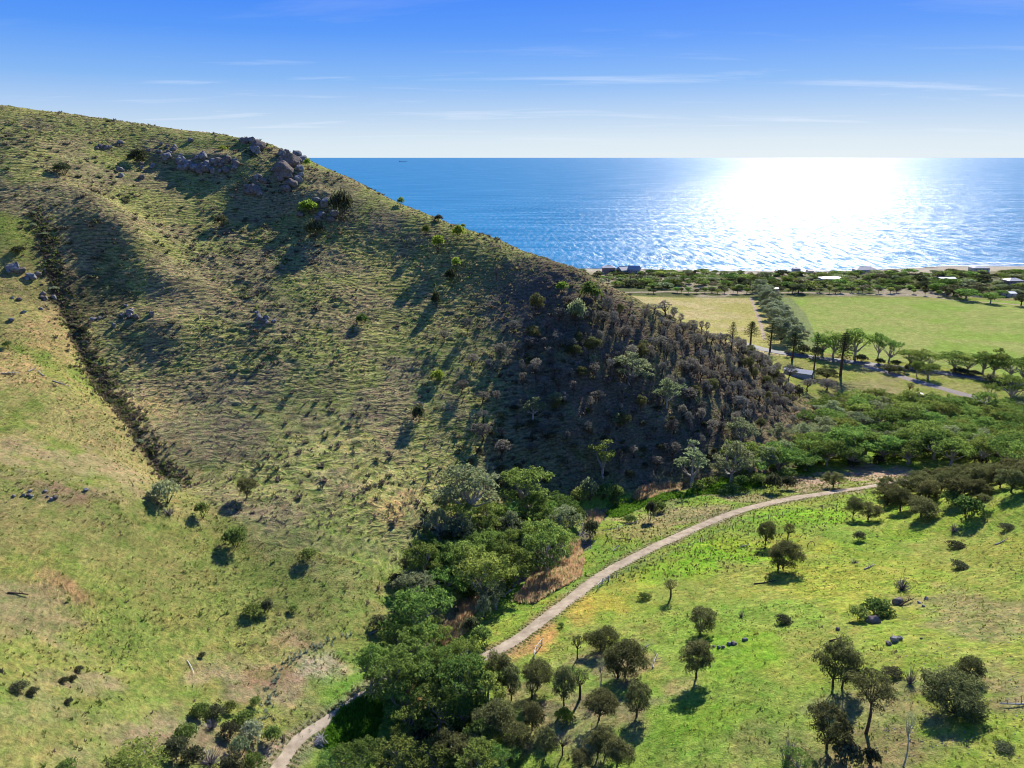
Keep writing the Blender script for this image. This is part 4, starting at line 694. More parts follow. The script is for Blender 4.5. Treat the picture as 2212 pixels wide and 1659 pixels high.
# ------------------------------------------------------------------ scattered trees
def poly_world(pp): return np.array([at(*p)[:2] for p in pp])
def inside(x, y, pg):
    c = np.zeros(np.shape(x), bool); j = len(pg) - 1
    for i in range(len(pg)):
        (xi, yi), (xj, yj) = pg[i], pg[j]; m = ((yi > y) != (yj > y)) & (x < (xj - xi) * (y - yi) / (yj - yi + 1e-12) + xi); c ^= m; j = i
    return c
def scatter(pg, n, md, avoid=(), tries=40, rg=RNG):
    x0, y0 = pg.min(0); x1, y1 = pg.max(0); out_ = []
    cell = {}
    for _ in range(n * tries):
        x = rg.uniform(x0, x1); y = rg.uniform(y0, y1)
        if not inside(np.array(x), np.array(y), pg): continue
        if any(seg_dist(np.array([x]), np.array([y]), l)[0] < d for l, d in avoid): continue
        kx, ky = int(x // md), int(y // md)
        if any((x - a) ** 2 + (y - b) ** 2 < md * md for i in (-1, 0, 1) for j in (-1, 0, 1) for a, b in cell.get((kx + i, ky + j), ())): continue
        cell.setdefault((kx, ky), []).append((x, y)); out_.append((x, y))
        if len(out_) >= n: break
    return out_
WOODS = [
 ([(1390, 668), (1460, 690), (1560, 740), (1640, 780), (1700, 840), (1715, 880), (1660, 930), (1540, 960), (1420, 900), (1370, 780)], 190, 3.6, 'grey brown burnt she-oak in the densest right part of the hillside wood', 'burnt she-oaks, dense right part'),
 ([(1180, 700), (1300, 660), (1370, 680), (1370, 800), (1400, 900), (1260, 900), (1130, 850), (1110, 770)], 70, 4.6, 'grey brown burnt she-oak in the upper left part of the hillside wood', 'burnt she-oaks, upper left part'),
 ([(1060, 860), (1250, 900), (1420, 910), (1540, 960), (1500, 1010), (1300, 1010), (1150, 1000), (1000, 980), (1010, 900)], 40, 6.5, 'burnt she-oak standing in the deep shade low on the hillside', 'burnt she-oaks, shaded lower part'),
]
nb = 0
for pp, n, md, lb0, gr0 in WOODS:
    for x, y in scatter(poly_world(pp), n, md):
        v_ = random.random(); w_ = random.choice([2.4, 2.8, 3.2, 3.8, 4.4, 5.2, 6.0])
        sz_ = 'small' if w_ < 3 else 'middle sized' if w_ < 4.2 else 'wide crowned'; tail_ = lb0[lb0.index('she-oak') + 8:]; lb = sz_ + ' grey brown burnt she-oak ' + tail_; gr = gr0
        if v_ < .80: put('burnt', (x, y), random.uniform(3.6, 7.6), w_, lb, gr)
        elif v_ < .92: put('oak', (x, y), random.uniform(3.6, 6.4), w_, sz_ + ' dark olive she-oak ' + tail_, gr.replace('burnt', 'olive'))
        else: put('bare', (x, y), random.uniform(4, 6.5), w_, sz_ + ' leafless dead tree ' + tail_, gr.replace('burnt she-oaks', 'dead trees'))
        nb += 1
for px, py in [(1110, 720), (960, 740), (1020, 790), (1135, 760), (1080, 770), (1000, 850), (1010, 720), (1043, 870), (1058, 800), (1230, 760), (1190, 800), (905, 890)]:
    pix('burnt', px, py, random.uniform(24, 34), random.uniform(18, 26), 'scattered brown she-oak on the ribbed slope left of the wood', 'scattered she-oaks left of the wood')
for px, py, h, w, lb_ in [(1360, 830, 70, 76, 'largest pale gum in the middle of the burnt wood'), (1440, 880, 66, 60, 'pale gum right below the largest one in the burnt wood'), (1150, 905, 50, 44, 'pale gum at the left end of the burnt wood'), (1330, 920, 30, 22, 'smallest pale gum in the shade of the burnt wood'), (1600, 960, 60, 60, 'pale gum at the lower right of the burnt wood'), (1680, 960, 50, 46, 'pale gum nearest the toe in the burnt wood'), (1200, 880, 36, 30, 'small pale gum beside the leftmost one in the burnt wood')]:
    pix('greygum', px, py, h, w, lb_, 'pale gums in the hillside wood')
CW = poly_world([(1600, 1040), (1620, 1010), (1720, 985), (1740, 930), (1790, 890), (1900, 880), (2010, 890), (2110, 900), (2212, 880), (2330, 880), (2330, 1030), (2212, 1030), (2080, 1008), (2000, 1000), (1900, 1004), (1780, 1012)])
def zone(x, y):
    a = seg_dist(np.array([x]), np.array([y]), TRACK)[0]; b = seg_dist(np.array([x]), np.array([y]), LANE)[0]; c = 'west' if x < 150 else 'mid' if x < 190 else 'east'
    return {'west': 'hill end', 'mid': 'middle', 'east': 'far right end'}[c] + (', on the track side' if a < 38 else ', on the lane side' if b < 45 else ', deep inside')
for k, (x, y) in enumerate(scatter(CW, 150, 6.6, ((LANE, 7), (TRACK, 4.5)))):
    kd = ('gum', 'gum', 'gum', 'greygum', 'gum', 'opengum')[k % 6]
    put(kd, (x, y), random.uniform(7, 11), random.uniform(10, 15), {'gum': 'green crowned gum in the creek wood, ' + zone(x, y), 'greygum': 'greyish crowned gum in the creek wood, ' + zone(x, y), 'opengum': 'open crowned gum in the creek wood, ' + zone(x, y)}[kd], {'gum': 'green gums of the creek wood', 'greygum': 'greyish gums of the creek wood', 'opengum': 'open gums of the creek wood'}[kd])
for x, y in scatter(CW, 70, 5.5, ((LANE, 6), (TRACK, 4))): put(('darkbush', 'bush')[random.random() < .5], (x, y), random.uniform(2, 3.5), random.uniform(3, 6), 'undergrowth bush between the gums of the creek wood', 'undergrowth bushes of the creek wood')
TH = poly_world([(1900, 1098), (1905, 1070), (1990, 1050), (2212, 1030), (2330, 1010), (2330, 1045), (2212, 1062), (2110, 1075), (2030, 1090), (1960, 1108)])
for x, y in scatter(TH, 60, 4.2, ((TRACK, 4),)): put('oak', (x, y), random.uniform(4.5, 6.5), random.uniform(5, 7.5), 'dark she-oak of the thicket beyond the green slope, ' + ('track end' if x < 95 else 'middle part' if x < 118 else 'right end'), 'she-oaks of the dark thicket')
for px, py in [(1600, 1050), (1640, 1046), (1530, 1052), (1510, 1060), (1580, 1062), (1700, 1036), (1740, 1016)]:
    pix('bush', px, py, random.uniform(18, 30), random.uniform(24, 40), 'leafy bush on the sunlit creek bank', 'bushes on the sunlit creek bank')
for px, py in [(1640, 1020), (1680, 1012), (1730, 1004), (1770, 996), (1830, 990), (1870, 985), (1600, 1012)]:
    pix('gum', px, py, random.uniform(60, 78), random.uniform(70, 92), 'rounded gum in the front row of the creek wood', 'front row gums of the creek wood')
GR = poly_world([(960, 1140), (1060, 1120), (1190, 1110), (1225, 1120), (1215, 1165), (1180, 1190), (1120, 1230), (1085, 1290), (980, 1320), (900, 1310), (885, 1250), (925, 1200)])
for x, y in scatter(GR, 26, 5.5): put('gum' if random.random() < .7 else 'greygum', (x, y), random.uniform(6, 9.5), random.uniform(7, 10.5), 'smaller gum filling the middle grove, ' + ('reed side' if x > 22 else 'hillside side' if y > 172 else 'left bank side'), 'smaller gums of the middle grove')
for x, y in scatter(GR, 34, 3.6): put('bush', (x, y), random.uniform(2, 3.4), random.uniform(3, 5), 'leafy undergrowth bush in the middle grove, ' + ('reed side' if x > 22 else 'hillside side' if y > 172 else 'left bank side'), 'undergrowth of the middle grove')
GF = poly_world([(800, 1470), (850, 1400), (900, 1370), (970, 1420), (1030, 1450), (1060, 1540), (1090, 1650), (1050, 1690), (800, 1690), (850, 1620), (870, 1560), (830, 1520)])
for x, y in scatter(GF, 18, 4.6): put('gum', (x, y), random.uniform(5.5, 8.5), random.uniform(6, 9), 'smaller gum filling the foremost grove, ' + ('upper end' if y > 116 else 'lower end'), 'smaller gums of the foremost grove')
for x, y in scatter(GF, 26, 3.2): put(('bush', 'darkbush')[random.random() < .5], (x, y), random.uniform(1.6, 2.8), random.uniform(2.4, 4), 'undergrowth bush in the foremost grove', 'undergrowth of the foremost grove')
for x, y in scatter(poly_world([(1130, 860), (1250, 860), (1420, 880), (1600, 940), (1640, 1000), (1480, 1020), (1250, 1020), (1010, 1090), (960, 1160), (930, 1180), (940, 1100), (1000, 960)]), 46, 5.0): put('darkbush', (x, y), random.uniform(1.2, 2.6), random.uniform(1.8, 4), 'dark low bush on the shaded foot of the hillside', 'dark bushes on the shaded foot of the hillside')
for k_ in range(0, len(GULLY), 3):
    q_ = GULLY[k_]
    if random.random() < .6: put('greybush' if random.random() < .4 else 'darkbush', (q_[0] + random.gauss(0, 1.6), q_[1] + random.gauss(0, 1.2)), random.uniform(.8, 1.6), random.uniform(1.6, 3.4), 'grey brown bush in the gully between spur and hillside', 'bushes along the gully')
# slopes between: low scrub on the hill toe
TO = poly_world([(1700, 860), (1790, 850), (1830, 900), (1790, 930), (1720, 980), (1690, 930)])
for x, y in scatter(TO, 26, 4.5): put('burnt', (x, y), random.uniform(2.6, 4.6), random.uniform(2.4, 4), 'low brown she-oak on the bare toe of the hill', 'low she-oaks on the hill toe')
# coast
CB = np.array([onZ(*p, 6)[:2] for p in [(1225, 587), (1420, 588), (1700, 589), (2000, 589), (2330, 589), (2330, 650), (2150, 645), (2060, 636), (1960, 629), (1800, 629), (1650, 629), (1500, 627), (1340, 627), (1220, 612)]])
_vis = [0]
HOUSES_PX = [(1316, 590), (1348, 590), (1370, 590), (1801, 609), (1671, 630), (1752, 592), (1873, 590), (2048, 607), (2120, 588), (2180, 640), (2193, 616)]
HW = [at(*p)[:2] for p in HOUSES_PX]
k = 0
for x, y in scatter(CB, 290, 6.5, ((COASTROAD, 6),)):
    d = min(math.hypot(x - a, (y - b - 8) * .8) for a, b in HW)
    if d < 11: continue
    w_ = random.choice([5, 6, 7, 8, 10, 12]); kd = 'cbush'; w_ *= 1.35; cc_ = ('green', 'dark', 'greyish', 'light green', 'leafy green')[_cnt.get('cbush', 0) % 5]; put(kd, (x, y), random.uniform(2.6, 4.8) * (w_ / 9) ** .5, w_, '%s %s bush in the coastal scrub, %s, %s' % ('small' if w_ < 9 else 'medium' if w_ < 12 else 'big', cc_, 'by the shore houses' if x < 190 else 'behind the straw field' if x < 290 else 'behind the green field' if x < 480 else 'at the far right', 'near the beach' if y > 770 else 'near the fields' if y < 700 else 'in the middle'), 'bushes of the coastal scrub')
for k in range(46):
    px = 1400 + k * 15 + random.uniform(-5, 5); py = 633 + random.uniform(-1, 1.5) + (0 if px < 1960 else (px - 1960) * .12)
    if random.random() < .75: pix('ctree', px, py, random.uniform(9, 15), random.uniform(9, 17), 'small tree in the row along the far edge of the fields', 'small trees along the far field edge')
for px, py, h, w in [(2030, 632, 22, 44), (2060, 640, 26, 50), (2085, 648, 26, 50), (2000, 626, 20, 34), (2050, 622, 22, 40), (2110, 636, 20, 40), (2138, 655, 24, 38), (2205, 660, 26, 34), (2165, 640, 14, 24)]:
    pix('ctree', px, py, h, w, 'big dense dark tree beside the far field corner', 'dense trees by the far field corner')
for px, py, h, w in [(1725, 632, 20, 34), (1640, 628, 22, 30), (1620, 622, 18, 28), (1700, 612, 16, 30), (1600, 612, 14, 24), (1950, 618, 18, 28), (1985, 612, 18, 26)]:
    pix('ctree', px, py, h, w, 'tall coastal tree behind the row along the fields', 'tall coastal trees')

# the rest of the coastal scrub, past the single bushes, as one mass
_p = []; _c = []
for x, y in scatter(CB, 520, 4.2, ((COASTROAD, 5),), 30):
    if min(math.hypot(x - a, (y - b - 8) * .8) for a, b in HW) < 10: continue
    r = random.uniform(1.6, 4.0); zz = float(bil(ZG, x, y)); n = int(26 * r); d = unit(n, RNG); d[:, 2] = abs(d[:, 2]); c = np.array([x, y, zz]) + d * np.array([r, r, r * .75]); u = unit(n, RNG) * .55; w = unit(n, RNG) * .45
    _p.append(np.stack([c - u - w, c + u - w, c + u + w, c - u + w], 1).reshape(-1, 3)); col = random.choice([(.13, .19, .055), (.20, .26, .08), (.09, .10, .05), (.22, .20, .12)]); _c.append(np.repeat(np.array(col) * RNG.uniform(.7, 1.3, n)[:, None], 4, 0))
SCRUB = (np.vstack(_p), np.vstack(_c))
# ------------------------------------------------------------------ stuff: tussocks, reeds, weeds
def alb_leaf(name, trans=.3):
    m, t = mat(name); a = N(t, 'ShaderNodeAttribute', attribute_name='alb'); d = N(t, 'ShaderNodeBsdfDiffuse'); e = N(t, 'ShaderNodeBsdfTranslucent'); s = N(t, 'ShaderNodeMixShader'); s.inputs[0].default_value = trans
    L(t, a.outputs[0], d.inputs[0]); L(t, a.outputs[0], e.inputs[0]); L(t, d.outputs[0], s.inputs[1]); L(t, e.outputs[0], s.inputs[2]); out(t, s.outputs[0]); return m
M_TUFT = alb_leaf('tuft_blades', .45)
def tufts(name, x, y, r, h, col, label, nb=9, lean=.8, m=None, wid=.33):
    n = len(x); z = bil(ZG, x, y); rg = RNG; X = np.repeat(x, nb); Y = np.repeat(y, nb); Z = np.repeat(z, nb); Rr = np.repeat(r, nb); Hh = np.repeat(h, nb); a = rg.uniform(0, 6.283, n * nb); q = rg.uniform(0, .5, n * nb); b = a + rg.normal(0, .5, n * nb)
    bx = X + np.cos(a) * Rr * q; by = Y + np.sin(a) * Rr * q; ww = Rr * wid * rg.uniform(.6, 1.3, n * nb); tx, ty = -np.sin(b), np.cos(b); hh = Hh * rg.uniform(.6, 1.1, n * nb); ox = np.cos(b) * Rr * lean * rg.uniform(.3, 1, n * nb); oy = np.sin(b) * Rr * lean * rg.uniform(.3, 1, n * nb)
    V = np.stack([np.stack([bx - tx * ww, by - ty * ww, Z - .1], 1), np.stack([bx + tx * ww, by + ty * ww, Z - .1], 1), np.stack([bx + ox + tx * ww * .3, by + oy + ty * ww * .3, Z + hh], 1)], 1).reshape(-1, 3)
    me = mesh_np(name, V, np.arange(len(V)).reshape(-1, 3), m or M_TUFT); c = np.repeat(np.asarray(col), nb, 0) * rg.uniform(.75, 1.25, n * nb)[:, None]; vcol(me, np.repeat(c, 3, 0)); return link(name, me, kind='stuff', label=label, category='grass')
_m = mesh_np('coastal_scrub', SCRUB[0], np.arange(len(SCRUB[0])).reshape(-1, 4), M_TUFT); vcol(_m, SCRUB[1]); link('coastal_scrub', _m, kind='stuff', label='low scrub filling the dunes between the bushes', category='scrub')
def rand_in(n, x0, x1, y0, y1): return RNG.uniform(x0, x1, n), RNG.uniform(y0, y1, n)
def sample_mask(x, y, M): 
    i = np.clip(np.searchsorted(GX, x) - 1, 0, NX - 1); j = np.clip(np.searchsorted(GY, y) - 1, 0, NY - 1); return M.reshape(NY, NX)[j, i]
x, y = rand_in(52000, -260, 210, 150, 400); f = sample_mask(x, y, FACEs) > .5; dens = fbm(x, y, 24, 3, 34) ; keep = f & (RNG.random(len(x)) < .18 + .9 * sstep(.42, .62, dens)); x, y = x[keep], y[keep]
t = RNG.random(len(x)); cols = np.where((t < .50)[:, None], c3(.20, .165, .115), np.where((t < .75)[:, None], c3(.155, .19, .055), c3(.29, .25, .15))); r = RNG.uniform(.24, .60, len(x)) * np.where(RNG.random(len(x)) < .05, 2.0, 1)
tufts('tussock_grass', x, y, r, r * RNG.uniform(.7, 1.2, len(x)), cols, 'brown and green tussocks covering the ribbed hillside', 9)
x, y = rand_in(70000, -200, 30, 66, 300); cl_ = sample_mask(x, y, np.where(FACE | right, 0., 1.)) > .5; d = fbm(x, y, 18, 3, 77); keep = cl_ & (RNG.random(len(x)) < .1 + .55 * sstep(.42, .62, d)); x, y = x[keep], y[keep]
t = RNG.random(len(x)); cols = np.where((t < .4)[:, None], c3(.29, .27, .09), np.where((t < .8)[:, None], c3(.17, .22, .05), c3(.20, .165, .10))); r = RNG.uniform(.2, .5, len(x)) * np.where(RNG.random(len(x)) < .03, 1.9, 1); tufts('grass_tufts', x, y, r, r * RNG.uniform(.5, .9, len(x)), cols, 'grass tufts on the yellow green slope and fan', 7)
x, y = rand_in(60000, -10, 150, 66, 235); cl_ = sample_mask(x, y, np.where(right & ~FACE & (dT > 2.6), 1., 0.)) > .5; d = fbm(x, y, 14, 3, 78); keep = cl_ & (RNG.random(len(x)) < .1 + .5 * sstep(.45, .62, d)); x, y = x[keep], y[keep]
t = RNG.random(len(x)); cols = np.where((t < .5)[:, None], c3(.30, .31, .07), np.where((t < .85)[:, None], c3(.17, .25, .045), c3(.20, .17, .09))); r = RNG.uniform(.15, .36, len(x)) * np.where(RNG.random(len(x)) < .03, 1.8, 1); tufts('grass_tufts', x, y, r, r * RNG.uniform(.5, .9, len(x)), cols, 'grass tufts on the bright green slope', 6)
# tussocks in the valley meadow beside the track: dark dots on tan
x, y = rand_in(9000, 10, 150, 150, 235); cl_ = (sample_mask(x, y, dT) > 2.6) & (sample_mask(x, y, dT) < 26) & (sample_mask(x, y, dC) > 5) & (sample_mask(x, y, FACEs) < .5); x, y = x[cl_], y[cl_]; r = RNG.uniform(.2, .42, len(x))
tufts('meadow_tussocks', x, y, r, r * 1.3, np.where((RNG.random(len(x)) < .5)[:, None], c3(.10, .12, .04), c3(.26, .24, .08)), 'dark dotted tussocks on the meadow beside the track', 7)
# ragged grass verge along both sides of the track
k = RNG.integers(0, len(TRACK) - 1, 5200); g = np.gradient(TRACK, axis=0); g /= np.linalg.norm(g, axis=1)[:, None]; sd_ = np.where(RNG.random(5200) < .5, 1, -1); of = sd_ * (np.where(k < 45, 1.0, 1.55) + np.abs(RNG.normal(0, .9, 5200))); x = TRACK[k, 0] - g[k, 1] * of; y = TRACK[k, 1] + g[k, 0] * of; r = RNG.uniform(.12, .3, len(x))
tufts('verge_grass', x, y, r, r * 1.0, np.where((RNG.random(len(x)) < .5)[:, None], c3(.26, .25, .08), c3(.16, .22, .05)), 'ragged grass verge along the dirt track', 6)
# reeds
def reeds(pp, n, label, hgt=(.6, 1.4), col=None):
    pg = poly_world(pp); x0, y0 = pg.min(0); x1, y1 = pg.max(0); x, y = rand_in(n * 3, x0, x1, y0, y1); k = inside(x, y, pg); x, y = x[k][:n], y[k][:n]; t = RNG.random(len(x))
    cols = np.where((t < .5)[:, None], c3(.66, .42, .24), np.where((t < .75)[:, None], c3(.72, .56, .34), c3(.36, .40, .16))) if col is None else np.tile(col, (len(x), 1)); r = RNG.uniform(.35, .6, len(x))
    o = tufts('reed_bed', x, y, r, RNG.uniform(*hgt, len(x)), cols, label, 8, 1.0, None, .16); o['category'] = 'reeds'; return o
reeds([(1362, 1076), (1378, 1056), (1440, 1044), (1474, 1046), (1466, 1062), (1400, 1080)], 1100, 'orange dry reeds along the creek below the dark wood')
reeds([(1262, 1134), (1262, 1108), (1290, 1100), (1308, 1112), (1296, 1130)], 420, 'orange reed tuft beside the stony creek bed')
reeds([(1226, 1200), (1232, 1168), (1256, 1168), (1258, 1196), (1240, 1212)], 360, 'orange reeds left of the stony creek bed')
reeds([(1130, 1270), (1150, 1235), (1215, 1206), (1262, 1208), (1256, 1246), (1206, 1274), (1155, 1304), (1105, 1302)], 2100, 'long bed of dry brown reeds beside the middle grove')
reeds([(945, 1382), (960, 1350), (1010, 1330), (1028, 1345), (1000, 1375), (965, 1400)], 700, 'dry orange reeds beside the spreading gum')
reeds([(985, 1340), (1000, 1300), (1035, 1290), (1030, 1320), (1010, 1345)], 400, 'dry reeds above the grey upright bush')
reeds([(862, 1540), (880, 1480), (905, 1490), (915, 1540), (890, 1575)], 500, 'pale dry reeds between the foremost gums')
def weeds(pp, n, label, col, hr=(.4, .9)):
    pg = poly_world(pp); x0, y0 = pg.min(0); x1, y1 = pg.max(0); x, y = rand_in(n * 3, x0, x1, y0, y1); k = inside(x, y, pg); x, y = x[k][:n], y[k][:n]; r = RNG.uniform(.4, .8, len(x)); tufts('weeds', x, y, r, RNG.uniform(*hr, len(x)), np.tile(col, (len(x), 1)), label, 8)
weeds([(1480, 1072), (1500, 1040), (1580, 1030), (1660, 1024), (1650, 1050), (1560, 1066)], 1200, 'bright green weeds on the creek bank under the gums', c3(.13, .26, .025))
weeds([(740, 1530), (800, 1500), (830, 1530), (800, 1620), (720, 1630), (690, 1600)], 900, 'bright green weeds beside the near track', c3(.12, .26, .025))
weeds([(880, 1270), (910, 1200), (960, 1170), (1010, 1180), (960, 1250), (930, 1300)], 1200, 'bright green weeds on the left creek bank', c3(.14, .27, .03), (.4, 1.2))
weeds([(1300, 1110), (1340, 1080), (1450, 1060), (1480, 1075), (1400, 1090), (1330, 1120)], 900, 'green weeds between reeds and meadow', c3(.14, .27, .03))
gw = smooth_line([at(*p) for p in [(575, 1560), (580, 1510), (590, 1470), (625, 1425), (690, 1395), (745, 1375)]], .35); x = gw[:, 0] + RNG.normal(0, .7, len(gw)); y = gw[:, 1] + RNG.normal(0, .7, len(gw))
tufts('thistle_strip', x, y, RNG.uniform(.3, .6, len(x)), RNG.uniform(.4, .8, len(x)), np.tile(c3(.24, .28, .19), (len(x), 1)), 'curving strip of grey green thistles on the left fan', 8)
k = RNG.integers(0, len(GULLY) - 1, 1500); x = GULLY[k, 0] + RNG.normal(1.2, 2.6, 1500); y = GULLY[k, 1] + RNG.normal(.6, 2.0, 1500); r = RNG.uniform(.35, 1.1, 1500); tufts('gully_scrub', x, y, r, r * .8, np.where((RNG.random(1500) < .6)[:, None], c3(.15, .125, .09), c3(.13, .16, .05)), 'tangled grey brown scrub along the gully', 12)
# grey scrub clumps on the big slope (counted in hundreds)
x, y = rand_in(2600, -230, 60, 165, 390); k = (sample_mask(x, y, FACEs) > .5) & (RNG.random(len(x)) < sstep(.45, .62, fbm(x, y, 30, 3, 88))); x, y = x[k], y[k]; r = RNG.uniform(.8, 1.7, len(x))
tufts('scrub_clumps', x, y, r, r * .7, np.where((RNG.random(len(x)) < .6)[:, None], c3(.15, .13, .10), c3(.11, .12, .06)), 'grey brown scrub clumps in patches over the hillside', 22, .9, None, .22)
# ------------------------------------------------------------------ rocks
def boulder(seed, m, sub=3):
    bm = bmesh.new(); bmesh.ops.create_icosphere(bm, subdivisions=sub, radius=1); rg = np.random.default_rng(seed); pl_ = [(unit(1, rg)[0], rg.uniform(.55, .85)) for _ in range(13)]
    from mathutils import noise
    for v in bm.verts:
        p = np.array(v.co)
        for n_, d in pl_:
            s = p.dot(n_)
            if s > d: p = p - n_ * (s - d) * .9
        q = Vector(p); q *= 1 + .13 * noise.noise(q * 1.7 + Vector((seed, 0, 0))) + .05 * noise.noise(q * 5); v.co = q
    me = bpy.data.meshes.new('boulder'); bm.to_mesh(me); bm.free(); me.materials.append(m); return me
BLD = [boulder(s, M_STONE if s % 3 else M_STONE2) for s in range(1, 7)]
def rock(name, px, py, wpx, parent=None, sq=.8, **kw):
    q = at(px, py); dep = q[1] * CT + (CAMZ - q[2]) * ST; w = wpx * dep / FP / 2 * (1.35 if parent else 1.1); o = bpy.data.objects.new(name, random.choice(BLD)); COL.objects.link(o)
    loc = Vector((q[0], q[1], q[2] + w * .28)); o.rotation_euler = (random.uniform(-.4, .4), random.uniform(-.4, .4), random.uniform(0, 6.28)); o.scale = (w, w * random.uniform(.75, 1), w * sq * random.uniform(.8, 1.05))
    if parent: o.parent = parent; loc -= parent.location
    o.location = loc
    for k_, v_ in kw.items(): o[k_] = v_
    return o
def outcrop(label, lst, sq=.85):
    q = at(lst[0][0], lst[0][1] + lst[0][2] * .3); e = bpy.data.objects.new('rock_outcrop', None); COL.objects.link(e); e.location = q; e['label'] = label; e['category'] = 'rocks'
    for (x, y, w) in lst: rock('boulder', x, y + w * .32, w, e, sq)
Z = lambda x, y, w: (516 + x / 7.5, 295 + y / 7.5, w / 7.5)
outcrop('biggest grey rock outcrop breaking the crest against the sky', [Z(820, 370, 330), Z(720, 490, 290), Z(700, 275, 130), Z(780, 245, 100), Z(940, 290, 170), Z(1020, 345, 140), Z(970, 500, 130), Z(1000, 610, 110), Z(950, 680, 130), Z(760, 600, 180), Z(850, 740, 170), Z(680, 660, 120), Z(780, 830, 140), Z(900, 420, 160), Z(620, 600, 110), Z(560, 520, 100)], .95)
outcrop('small outcrop on the crest left of the biggest one', [Z(310, 120, 190), Z(200, 40, 130), Z(280, 220, 150), Z(100, 60, 120), Z(40, 40, 90), Z(220, 170, 90)], .9)
outcrop('outcrop in shadow below left of the biggest one', [Z(230, 820, 200), Z(150, 880, 130), Z(330, 900, 120), Z(300, 640, 120), Z(400, 700, 110), Z(120, 800, 90)])
outcrop('outcrop in the shadow right below the biggest one', [Z(1380, 1050, 170), Z(1540, 1230, 160), Z(1330, 1250, 130), Z(1280, 1320, 110), Z(1480, 1330, 120), Z(1250, 1010, 110), Z(1650, 1100, 110), Z(1000, 1250, 100)])
def cluster(label, cx_, cy_, sx_, sy_, n, w0, w1): outcrop(label, [(cx_ + random.gauss(0, sx_), cy_ + random.gauss(0, sy_), random.uniform(w0, w1)) for _ in range(n)])
cluster('wide rock band in shadow on the upper slope', 400, 352, 26, 10, 22, 8, 20); cluster('rock band right of the wide one on the upper slope', 488, 356, 18, 8, 14, 8, 18); cluster('scattered rocks high under the crest', 370, 320, 34, 8, 14, 5, 12)
outcrop('brown boulders at the left edge on the spur', [(30, 575, 27), (46, 582, 16), (20, 584, 12)]); outcrop('brown boulders beside the head of the gully', [(68, 594, 20), (82, 590, 15), (58, 600, 10), (98, 585, 9)])
cluster('low rocks on the spur below the brown boulders', 70, 650, 34, 14, 9, 6, 13); cluster('rocks in the shaded hollow right of the gully', 270, 680, 30, 14, 12, 7, 16); cluster('dark rocks low on the left slope', 105, 1063, 28, 8, 10, 5, 12); cluster('rocks in mid hillside', 560, 680, 20, 10, 9, 6, 14)
cluster('little dark rocks high on the left slope', 230, 312, 22, 8, 8, 5, 12); cluster('rocks beside the dark bushes with long shadows', 290, 372, 26, 10, 8, 6, 14)
outcrop('row of stones left of the rocky ledge on the green slope', [(1542, 1395, 6), (1552, 1397, 7), (1562, 1396, 8), (1575, 1390, 10), (1584, 1388, 12)])
rock('rock', 1608, 1383, 13, label='single dark boulder on the green slope right of the stone row', category='rock')
outcrop('stones around the two dark green bushes', [(1888, 1336, 22), (1872, 1340, 10), (1938, 1297, 20), (1900, 1330, 12), (1985, 1300, 8), (2000, 1292, 8), (1994, 1308, 6)])
outcrop('flat stones half way up the green slope', [(1932, 1380, 16), (1920, 1388, 12), (1944, 1378, 10), (1810, 1358, 9), (1990, 1378, 6)])
# loose stones of the creek bed and slopes
def stones(pts, label, rmin, rmax):
    mb = MB()
    for x, y in pts:
        r = random.uniform(rmin, rmax); z = float(bil(ZG, x, y)); a = random.uniform(0, 3); c, s = math.cos(a), math.sin(a); V = np.array([(r, 0, 0), (0, r * .8, 0), (-r, 0, 0), (0, -r * .8, 0), (r * .2, .1 * r, r * .6), (-.2 * r, -.1 * r, r * .5)]); V = np.stack([V[:, 0] * c - V[:, 1] * s + x, V[:, 0] * s + V[:, 1] * c + y, V[:, 2] + z], 1)
        mb.add(V, [(0, 1, 4), (1, 2, 4), (2, 5, 4), (2, 3, 5), (3, 0, 5), (0, 4, 5)])
    link('loose_stones', mb.mesh('loose_stones', M_STONE), kind='stuff', label=label, category='stones')
cbx = [q for q in CREEK if 150 < q[1] < 205]; stones([(random.choice(cbx)[0] + random.gauss(0, 1.6), random.choice(cbx)[1]) if False else (lambda q: (q[0] + random.gauss(0, 1.5), q[1] + random.gauss(0, 1.5)))(random.choice(cbx)) for _ in range(900)], 'grey stones lying in the dry creek bed', .15, .45)
stones([tuple(at(random.uniform(1780, 2212), random.uniform(1290, 1640))[:2]) for _ in range(420)], 'little pale stones strewn over the lower right slope', .06, .20)
# ------------------------------------------------------------------ logs and dead wood
def deadwood(name, px, py, length, ang, label, cat='log', seed=0, branches=3, r=.16, rise=.3, m=None):
    q = at(px, py); rg = np.random.default_rng(seed + 500); mb = MB(); bb = MB(); d = np.array([math.cos(ang), math.sin(ang), 0]); a = -d * length / 2; b = d * length / 2
    za = float(bil(ZG, q[0] + a[0], q[1] + a[1])) - q[2]; zb = float(bil(ZG, q[0] + b[0], q[1] + b[1])) - q[2]; a[2] = za + r; b[2] = zb + r + rise
    path = limb_path(a, b, length * .03, rg, 6); tube(mb, path, r, r * .5, 7)
    for k in range(branches):
        s = path[2 + k % 3]; e = s + np.array([rg.normal(0, .5), rg.normal(0, .5), rg.uniform(.4, 1.1)]) * length * .3; tube(bb, limb_path(s, e, .1, rg, 4), r * .45, r * .15, 5)
    e_ = bpy.data.objects.new(name, None); COL.objects.link(e_); e_.location = q; e_['label'] = label; e_['category'] = cat; link('stem', mb.mesh('stem', m or M_WOOD, True), e_)
    if branches: link('branch', bb.mesh('branch', m or M_WOOD, True), e_)
